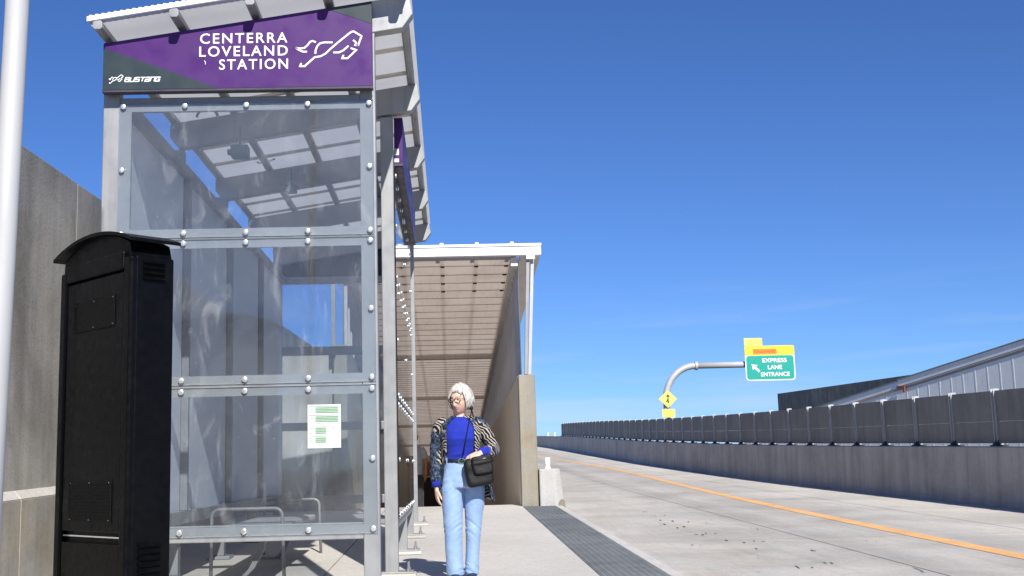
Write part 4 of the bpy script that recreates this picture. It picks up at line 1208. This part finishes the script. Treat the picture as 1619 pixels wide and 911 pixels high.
bm_.tube([(.130, .005, 1.235), (.195, .012, 1.15), (.255, .03, 1.03), (.225, -.08, 1.005), (.168, -.165, .985)], [.045, .042, .036, .034, .027], 16)
bm_.tube([(-.07, 0, .78), (-.075, -.01, .62), (-.068, -.018, .45), (-.065, -.008, .30), (-.060, .0, .07)], [.085, .072, .052, .050, .036], 16)
bm_.tube([(.09, .01, .78), (.098, .012, .62), (.090, .02, .45), (.083, .03, .30), (.073, .04, .07)], [.085, .070, .048, .046, .034], 16)
for x, y in ((-.060, -.02), (.073, .02)):
    bm_.tube([(x, y + .06, .035), (x, y, .045), (x - .004, y - .09, .03), (x - .004, y - .15, .02)], [.028, .032, .034, .02], 12, flat=.8)
add_hand(bm_, (-.191, -.026, .715), (.05, -.10, -1), (.95, .25, .05), (.25, -1, 0), (.18, .28, .25), .92, .25)
add_hand(bm_, (.150, -.190, .985), (-.88, -.10, -.40), (-.25, .55, -.75), (0, -.3, 1), (.28, .45, .35), .95, .5)
HI = HT.inverted()
def pick(c):
    q = HI @ c
    if q.y < -.06 and abs(q.x) < .026 and -.070 < q.z + .0 < -.0515: return 1
    if q.y < -.05 and .012 < abs(q.x) < .050 and .0285 < q.z - abs(abs(q.x) - .03) * -.1 < .036: return 2
    return 0
remesh(bm_, 'body', None, .0042, wo, 3, None, [M['skin'], M['lip'], M['browhair']], pick)
for s_ in (-1, 1):
    e = MB(); c = HT @ Vector((s_ * .0305, -.0755, .0105)); e.ball(tuple(c), .0100, 14, 10)
    eo = e.build('eye', M['eye'], wo, True)
    c2 = HT @ Vector((s_ * .0305 - .001, -.0828, .0105)); i_ = MB(); i_.ball(tuple(c2), .0056, 10, 8); i_.build('iris', M['iris'], eo, True)
# jeans
jb = MB()
jb.rings([(.012, .0, .725, .150, .118), (.014, .0, .78, .166, .125, .95), (.010, .0, .85, .152, .120), (.004, -.002, .935, .121, .098), (.004, -.002, .942, .115, .092)], 36)
jb.rings([(-.056, .0, .052, .066, .078), (-.060, .0, .10, .066, .076), (-.066, -.008, .28, .068, .074), (-.068, -.018, .44, .071, .076), (-.068, -.010, .58, .082, .090), (-.070, .0, .70, .088, .105), (-.066, .0, .79, .086, .108)], 28)
jb.rings([(.072, .040, .052, .054, .070), (.074, .040, .10, .054, .069), (.084, .030, .28, .055, .068), (.091, .020, .44, .060, .072), (.102, .012, .58, .079, .088), (.100, .006, .70, .086, .104), (.096, .0, .79, .084, .108)], 28)
def wrinkle(c):
    z = c.z; sd = 1 if c.x > 0.015 else -1
    k = .18 + 1.0 * g2(z - .42, .075) + .9 * g2(z - .73, .05) + 1.0 * g2(z - .10, .055)
    u = z * 30 + sd * c.x * 26 + c.y * 10
    v = noise.noise(Vector((c.x * 5 + 3 * sd, c.y * 5, u))) 
    v = (1 - abs(v) * 2.2) * .7 + .5 * noise.noise(Vector((c.x * 7, c.y * 7, z * 11 + 4 * sd)))
    crease = -.0022 * g2(c.x - (-.068 if sd < 0 else .092), .007) * (1 if c.y < 0 else 0)
    return .0075 * k * v + crease * 0 + .0028 * noise.noise(Vector((c.x * 6, c.y * 6, z * 4)))
remesh(jb, 'jeans', M['denim'], .0065, wo, 3, wrinkle)
# seams, pocket line, hem
sm_ = MB()
for pts in ([(-.138, -.01, .90), (-.152, -.02, .80), (-.152, -.012, .62), (-.141, -.015, .44), (-.136, -.01, .28), (-.126, 0, .06)], [(.016, -.122, .925), (.014, -.129, .82), (.016, -.113, .74)]):
    pass
# belt
MB().rings([(.004, -.002, .912, .1275, .1035), (.004, -.002, .948, .1255, .1015)], 40, False).build('belt', M['belt'], wo, True).modifiers.new('t', 'SOLIDIFY').thickness = .004
bk = MB(); bk.tube([(.008 + .024 * math.cos(a), -.112, .930 + .019 * math.sin(a)) for a in [2 * PI * k / 16 for k in range(17)]], .0035, 8); bk.build('buckle', M['galv_dark'], wo, True)
lpz_ = MB()
for a in (-150,): lpz_.box(-.006, .006, -.004, .004, .905, .955) if False else lpz_.tube([(.004 + .129 * math.cos(R(a)), -.002 + .106 * math.sin(R(a)), .905), (.004 + .129 * math.cos(R(a)), -.002 + .106 * math.sin(R(a)), .956)], .0045, 6)
lpz_.build('belt_loops', M['denim'], wo)
# blue top
tb = MB()
tb.rings([(.004, -.002, .930, .120, .097), (.004, -.003, .975, .121, .100), (.004, -.008, 1.04, .126, .108), (.004, -.016, 1.105, .138, .121, .95), (.004, -.014, 1.16, .143, .118), (.004, -.002, 1.215, .143, .092), (.004, .004, 1.250, .110, .076), (.003, .006, 1.272, .072, .060), (.003, .006, 1.279, .060, .052)], 40)
def wr2(c):
    k = .5 + 1.3 * g2(c.z - .97, .05)
    return .0042 * k * noise.noise(Vector((c.x * 10 - c.z * 8, c.y * 10, c.z * 34))) + .0035 * (g2(c.z - 1.105, .04) * g2(abs(c.x - .004) - .066, .035) if c.y < 0 else 0)
remesh(tb, 'top', M['blue'], .0055, wo, 3, wr2)
cf = MB(); cf.tube([(-.189, -.012, .800), (-.190, -.024, .733)], [.042, .039], 20); cf.build('cuff', M['blue'], wo, True)
cf = MB(); cf.tube([(.215, -.105, 1.002), (.158, -.178, .986)], [.042, .039], 20); cf.build('cuff', M['blue'], wo, True)
# cardigan: open sheet round the back and sides, two sleeves
cg = MB(); vs = []; fs = []
prof = [(1.283, .003, .018, .066, .060, 20), (1.268, .004, .014, .098, .072, 27), (1.245, .004, .008, .146, .092, 34), (1.20, .004, 0, .166, .115, 40), (1.13, .004, -.008, .163, .136, 43), (1.05, .004, -.004, .150, .130, 46), (.97, .006, -.001, .148, .126, 50), (.90, .010, .0, .158, .134, 54), (.82, .018, .004, .182, .146, 58), (.75, .028, .008, .200, .154, 62), (.69, .038, .012, .215, .158, 66), (.655, .042, .014, .220, .158, 68)]
n = 44
for (z, cx, cy, rx, ry, gap) in prof:
    for k in range(n + 1):
        a = R(-90 + gap) + (2 * PI - 2 * R(gap)) * k / n
        wv = 1 + .035 * math.sin(a * 9 + z * 5) * min(1, max(0, (1.15 - z) / .3))
        dz = -.05 * max(0, math.cos(a)) ** 2 * (1 if z < .72 else 0)
        vs.append((cx + rx * math.cos(a) * wv, cy + ry * math.sin(a) * wv, z + dz))
m_ = n + 1
for i in range(len(prof) - 1):
    for k in range(n): fs.append((i * m_ + k, (i + 1) * m_ + k, (i + 1) * m_ + k + 1, i * m_ + k + 1))
cg.add(vs, fs)
co_ = cg.build('cardigan', M['zebra'], wo, True)
q = co_.modifiers.new('sub', 'SUBSURF'); q.levels = q.render_levels = 1
q = co_.modifiers.new('t', 'SOLIDIFY'); q.thickness = .007; q.offset = 1
def wr3(c): return .0055 * noise.noise(Vector((c.x * 14, c.y * 14, c.z * 30))) 
sl = MB(); sl.ball((-.135, .004, 1.228), .052, 14, 10); sl.tube([(-.115, .003, 1.232), (-.150, .006, 1.212), (-.174, .012, 1.15), (-.192, .02, 1.01), (-.193, .002, .88), (-.192, -.016, .772)], [.055, .060, .056, .050, .046, .047], 20)
remesh(sl, 'sleeve', M['zebra'], .006, wo, 3, wr3)
sl = MB(); sl.ball((.142, .004, 1.228), .052, 14, 10); sl.tube([(.120, .003, 1.232), (.160, .006, 1.210), (.204, .012, 1.14), (.256, .028, 1.045), (.266, .015, 1.012), (.250, -.045, 1.004), (.208, -.115, 1.0)], [.055, .061, .057, .053, .053, .049, .047], 20)
remesh(sl, 'sleeve', M['zebra'], .006, wo, 3, wr3)
# shoes
for x, y in ((-.060, -.02), (.073, .02)):
    s_ = MB(); s_.rings([(x, y - .035, .0, .042, .125, .8), (x, y - .035, .02, .043, .127, .8), (x, y - .03, .045, .038, .115), (x, y + .02, .07, .034, .06), (x, y + .03, .085, .03, .04)], 24)
    s_.build('shoe', M['shoe'], wo, True)
# hair: a cap under many curved locks falling to a bob
hc = MB(); seg, ring = 48, 30; vs = []; idx = {}
def hair_r(d):
    p = head_shape(*d); k = 1.15 + .30 * max(0, -d.z + .30) * (1 if d.y > -.2 else .5) + .12 * abs(d.x)
    return Vector((p.x * k, p.y * k * 1.02 + .004, p.z * (1.12 if p.z > 0 else 1.05) + .003))
for i in range(ring + 1):
    t_ = PI * .70 * i / ring
    for k in range(seg):
        a = 2 * PI * k / seg
        d = Vector((math.sin(t_) * math.cos(a), math.sin(t_) * math.sin(a), math.cos(t_)))
        idx[i, k] = (len(vs), d); vs.append(HT @ hair_r(d))
fs = []
def in_face(d):
    return d.y < -.22 and d.z < .90 - .40 * abs(d.x) and abs(d.x) < .92
for i in range(ring):
    for k in range(seg):
        q = [idx[i, k], idx[i, (k + 1) % seg], idx[i + 1, (k + 1) % seg], idx[i + 1, k]]
        if any(in_face(e[1]) for e in q): continue
        fs.append(tuple(e[0] for e in q)[::-1])
hc.add(vs, fs); ho = hc.build('hair', M['hair'], wo, True)
q = ho.modifiers.new('t', 'SOLIDIFY'); q.thickness = .006; q.offset = -1
rg = random.Random(11); lo = MB()
for k in range(640):
    a = rg.uniform(0, 2 * PI); part = Vector((.34, -.42, .84)).normalized()
    endz = rg.uniform(-.78, -.30)
    facing = math.sin(a) < -.20
    if facing: endz = rg.uniform(.50, .86) - .60 * max(0, abs(math.cos(a)) - .40)
    zz_ = endz; s1 = math.sqrt(1 - zz_ * zz_)
    e = Vector((s1 * math.cos(a), s1 * math.sin(a), zz_))
    pth = []
    m2 = 7
    lift = rg.uniform(.985, 1.045)
    for j in range(m2):
        u = j / (m2 - 1)
        st0 = (part + Vector((rg.uniform(-.02, .02), rg.uniform(-.02, .02), 0)) + Vector((math.cos(a), math.sin(a), 0)) * .12).normalized()
        d = st0.lerp(e, u).normalized()
        p = hair_r(d) * (lift + .03 * math.sin(u * 3 + k)) 
        if facing: p = p * (1 - .10 * u ** 2.5)
        if u > .8 and not facing: p = p * (1 + .06 * (rg.random() - .35))
        pth.append(HT @ p)
    w0 = rg.uniform(.0026, .0055)
    lo.tube(pth, [w0 * .6, w0, w0 * 1.1, w0 * 1.0, w0 * .8, w0 * .5, w0 * .12], 5, True)
lo.build('hair_locks', M['hair'], ho, True)
# side sweep that hides the ears
# spectacles
gl_ = MB()
for s_ in (-1, 1):
    pts = []
    for k in range(21):
        a = 2 * PI * k / 20; c, q2 = math.cos(a), math.sin(a)
        x = math.copysign(abs(c) ** .6, c) * .0235; z = math.copysign(abs(q2) ** .6, q2) * .0155
        pts.append(HT @ Vector((s_ * .031 + x, -.0985 + .012 * (abs(s_ * .031 + x) / .055) ** 2, .006 + z)))
    gl_.tube(pts, .0028, 6, False)
    gl_.tube([HT @ Vector(p) for p in ((s_ * .054, -.087, .014), (s_ * .072, -.05, .012), (s_ * .074, .0, .008))], .0022, 6)
gl_.tube([HT @ Vector(p) for p in ((-.009, -.100, .012), (0, -.1035, .014), (.009, -.100, .012))], .002, 6)
gl_.build('spectacles', M['frames'], wo, True)
# handbag
hb = thing('handbag', 'black crossbody bag hanging at the woman\'s hip under her hand', 'handbag', (wx + .14, wy - .175, gz(wy) + .83))
hb.rotation_euler = (R(-4), R(-9), R(6))
def sag(c): return .0045 * noise.noise(Vector((c.x * 14, c.y * 14, c.z * 18))) - .004 * g2(c.x, .08) * (1 if c.z > .06 else 0)
def softbox(name, x0, x1, y0, y1, z0, z1, vox):
    b_ = MB(); cx, cz_ = (x0 + x1) / 2, (z0 + z1) / 2; ex, ez = (x1 - x0) / 2, (z1 - z0) / 2
    n_ = 40; layers = []
    for yy_, k_ in ((y0, .80), (y0 + .008, .93), (y0 + .02, 1.0), (y1 - .02, 1.0), (y1 - .008, .93), (y1, .80)):
        ring_ = []
        for t_ in range(n_):
            a = 2 * PI * t_ / n_; c, q_ = math.cos(a), math.sin(a)
            ring_.append((cx + ex * k_ * math.copysign(abs(c) ** .35, c), yy_, cz_ + ez * k_ * math.copysign(abs(q_) ** .35, q_)))
        layers.append(ring_)
    vs = [p_ for l_ in layers for p_ in l_]; fs = []
    for i_ in range(5):
        for t_ in range(n_): fs.append((i_ * n_ + t_, i_ * n_ + (t_ + 1) % n_, (i_ + 1) * n_ + (t_ + 1) % n_, (i_ + 1) * n_ + t_))
    fs += [tuple(range(n_))[::-1], tuple(5 * n_ + t_ for t_ in range(n_))]
    b_.add(vs, fs)
    return remesh(b_, name, M['bag'], vox, hb, 2, sag)
softbox('bag_body', -.110, .100, -.040, .040, -.118, .105, .006)
softbox('front_pocket', -.055, .106, -.066, -.028, -.038, .085, .005)
softbox('flap', -.058, .110, -.073, -.028, .034, .108, .005)
MB().box(.032, .056, -.0760, -.0735, .076, .082).build('badge', M['steel'], hb)
sp_ = [(.02, -.172, .945), (.038, -.168, 1.03), (.056, -.160, 1.12), (.074, -.135, 1.20), (.088, -.090, 1.258), (.094, -.03, 1.296), (.098, .04, 1.292), (.115, .115, 1.22), (.14, .165, 1.08), (.17, .175, .95), (.23, .06, .90), (.245, -.10, .90), (.235, -.165, .93)]
sb_ = MB(); sb_.tube(sp_, .011, 8, flat=.35)
so_ = sb_.build('strap', M['bag'], None, True); world_child(so_, hb)
so_.matrix_parent_inverse = Matrix.LocRotScale(hb.location, hb.rotation_euler.to_quaternion(), (1, 1, 1)).inverted() @ Matrix.Translation((wx, wy, gz(wy)))
kn = MB(); kn.ball((.092, -.05, 1.305), .016, 12, 8, (1, 1.2, .9)); kn_ = kn.build('strap_knot', M['bag'], None, True)
kn_.parent = hb; kn_.matrix_parent_inverse = so_.matrix_parent_inverse.copy()

# ---- a second person on the ramp, seen from behind between post and counter
py_ = 24.0; pz_ = gz(19.55) - .083 * (py_ - 19.55)
pe = thing('person', 'person in a grey T-shirt and dark trousers standing on the shaded ramp', 'person', (-.725, py_, pz_))
b2 = MB(); HT2 = Matrix.Translation((0, -.01, 1.60)) @ Matrix.Rotation(R(170), 4, 'Z')
add_head(b2, HT2)
b2.tube([(0, 0, 1.38), (0, 0, 1.52)], [.06, .055], 16)
b2.rings([(0, 0, .80, .14, .10), (0, 0, .95, .14, .10), (0, 0, 1.10, .14, .10), (0, 0, 1.30, .165, .105), (0, 0, 1.40, .15, .08), (0, 0, 1.44, .07, .06)], 24)
for s_ in (-1, 1):
    b2.tube([(s_ * .15, 0, 1.38), (s_ * .20, .01, 1.25), (s_ * .225, .02, 1.08), (s_ * .22, -.02, .86)], [.05, .046, .038, .029], 14)
    add_hand(b2, (s_ * .22, -.025, .84), (0, -.1, -1), (-s_, .1, 0), (0, -1, 0), (.2, .3, .25), 1, .25)
    b2.tube([(s_ * .09, 0, .84), (s_ * .095, 0, .48), (s_ * .095, .02, .07)], [.08, .055, .04], 14)
    b2.tube([(s_ * .095, .06, .035), (s_ * .095, -.05, .035), (s_ * .10, -.14, .02)], [.03, .035, .02], 10)
remesh(b2, 'body', None, .006, pe, 3, None, [M['skin2']])
ts_ = MB(); ts_.rings([(0, 0, .86, .165, .125), (0, 0, .98, .158, .12), (0, 0, 1.12, .162, .122), (0, 0, 1.30, .185, .125), (0, 0, 1.40, .165, .098), (0, 0, 1.445, .085, .075)], 28)
for s_ in (-1, 1): ts_.tube([(s_ * .14, 0, 1.39), (s_ * .19, .008, 1.30), (s_ * .222, .012, 1.19)], [.062, .066, .068], 18)
remesh(ts_, 'shirt', M['tee'], .009, pe, 2, lambda c: .006 * noise.noise(c * 14))
tr_ = MB(); tr_.rings([(0, 0, .80, .16, .12), (0, 0, .93, .155, .115)], 24)
for s_ in (-1, 1): tr_.rings([(s_ * .095, .01, .04, .075, .085), (s_ * .095, .0, .48, .085, .09), (s_ * .088, 0, .85, .09, .11)], 20)
remesh(tr_, 'trousers', M['trouser'], .010, pe, 2, lambda c: .007 * noise.noise(c * 12))
for s_ in (-1, 1):
    q = MB(); q.rings([(s_ * .095, -.035, 0, .045, .135, .8), (s_ * .095, -.035, .03, .045, .135, .8), (s_ * .095, .0, .07, .038, .08)], 18); q.build('shoe', M['shoe'], pe, True)
h2 = MB(); vs = []; fs = []; seg, ring = 36, 20; idx = {}
for i in range(ring + 1):
    t_ = PI * .66 * i / ring
    for k in range(seg):
        a = 2 * PI * k / seg; d = Vector((math.sin(t_) * math.cos(a), math.sin(t_) * math.sin(a), math.cos(t_)))
        p = head_shape(*d); idx[i, k] = (len(vs), d); vs.append(HT2 @ (p * (1.09 + .02 * noise.noise(d * 6))))
for i in range(ring):
    for k in range(seg):
        q = [idx[i, k], idx[i, (k + 1) % seg], idx[i + 1, (k + 1) % seg], idx[i + 1, k]]
        if any(e[1].y < -.25 and e[1].z < .6 for e in q): continue
        fs.append(tuple(e[0] for e in q)[::-1])
h2.add(vs, fs); h2.build('hair', M['hair2'], pe, True).modifiers.new('t', 'SOLIDIFY').thickness = .01

# ---------------------------------------------------------------- camera, light, sky
cam = bpy.data.cameras.new('camera'); co = bpy.data.objects.new('camera', cam); COL.objects.link(co)
Rm = Matrix(((.99951238, .02041063, -.02363073), (-.02030343, -.15013852, -.98845647), (-.0237229, .98845426, -.14965091)))
# columns of the camera matrix are its right, up and backward axes in the world
co.matrix_world = Matrix.Translation((0, 0, 1.087)) @ Rm.to_4x4()
cam.sensor_width = 36; cam.lens = 41.1365; cam.shift_x = .03675; cam.shift_y = 0
cam.clip_start = .05; cam.clip_end = 5000
S.camera = co
AZ, EL = 14.0, 37.0
sd_ = Vector((math.sin(R(AZ)) * math.cos(R(EL)), -math.cos(R(AZ)) * math.cos(R(EL)), math.sin(R(EL))))
su = bpy.data.lights.new('sun', 'SUN'); su.energy = 4.2; su.angle = R(.53); su.color = (1, .955, .89)
so = bpy.data.objects.new('sun', su); COL.objects.link(so); so.rotation_euler = sd_.to_track_quat('Z', 'Y').to_euler()
w = bpy.data.worlds.new('World'); S.world = w; w.use_nodes = True
nt = w.node_tree; bg = nt.nodes['Background']
sky = nt.nodes.new('ShaderNodeTexSky'); sky.sky_type = 'NISHITA'; sky.sun_disc = False
sky.sun_elevation = R(EL); sky.sun_rotation = math.atan2(sd_.x, sd_.y)
sky.altitude = 1500; sky.air_density = 1.0; sky.dust_density = .3; sky.ozone_density = 2.0
tint = nt.nodes.new('ShaderNodeMix'); tint.data_type = 'RGBA'; tint.blend_type = 'MULTIPLY'; tint.inputs['Factor'].default_value = 1; tint.inputs[7].default_value = (.285, .44, .725, 1)
nt.links.new(sky.outputs[0], tint.inputs[6]); tc = nt.nodes.new('ShaderNodeTexCoord'); mp = nt.nodes.new('ShaderNodeMapping'); mp.inputs['Scale'].default_value = (2.2, 2.2, 26); nt.links.new(tc.outputs['Generated'], mp.inputs['Vector'])
cn = nt.nodes.new('ShaderNodeTexNoise'); cn.inputs['Scale'].default_value = 2.0; cn.inputs['Detail'].default_value = 5; cn.inputs['Roughness'].default_value = .55; nt.links.new(mp.outputs[0], cn.inputs['Vector'])
cr = nt.nodes.new('ShaderNodeValToRGB'); cr.color_ramp.elements[0].position = .52; cr.color_ramp.elements[0].color = (0, 0, 0, 1); cr.color_ramp.elements[1].position = .80; cr.color_ramp.elements[1].color = (.34, .34, .34, 1); nt.links.new(cn.outputs['Fac'], cr.inputs['Fac'])
sz = nt.nodes.new('ShaderNodeSeparateXYZ'); nt.links.new(tc.outputs['Generated'], sz.inputs[0])
lo_ = nt.nodes.new('ShaderNodeMapRange'); lo_.inputs['From Min'].default_value = .04; lo_.inputs['From Max'].default_value = .16; lo_.inputs['To Min'].default_value = 1; lo_.inputs['To Max'].default_value = 0; nt.links.new(sz.outputs['Z'], lo_.inputs['Value'])
cm = nt.nodes.new('ShaderNodeMath'); cm.operation = 'MULTIPLY'; nt.links.new(cr.outputs[0], cm.inputs[0]); nt.links.new(lo_.outputs[0], cm.inputs[1])
cx_ = nt.nodes.new('ShaderNodeMix'); cx_.data_type = 'RGBA'; nt.links.new(cm.outputs[0], cx_.inputs['Factor']); nt.links.new(tint.outputs[2], cx_.inputs[6]); cx_.inputs[7].default_value = (4.6, 4.7, 5.2, 1)
nt.links.new(cx_.outputs[2], bg.inputs['Color']); bg.inputs['Strength'].default_value = .10
S.view_settings.view_transform = 'Standard'; S.view_settings.look = 'None'; S.view_settings.gamma = 1; S.view_settings.exposure = .75
S.render.engine = 'CYCLES'
S.cycles.max_bounces = 10; S.cycles.transparent_max_bounces = 24; S.cycles.diffuse_bounces = 5
S.cycles.use_denoising = True
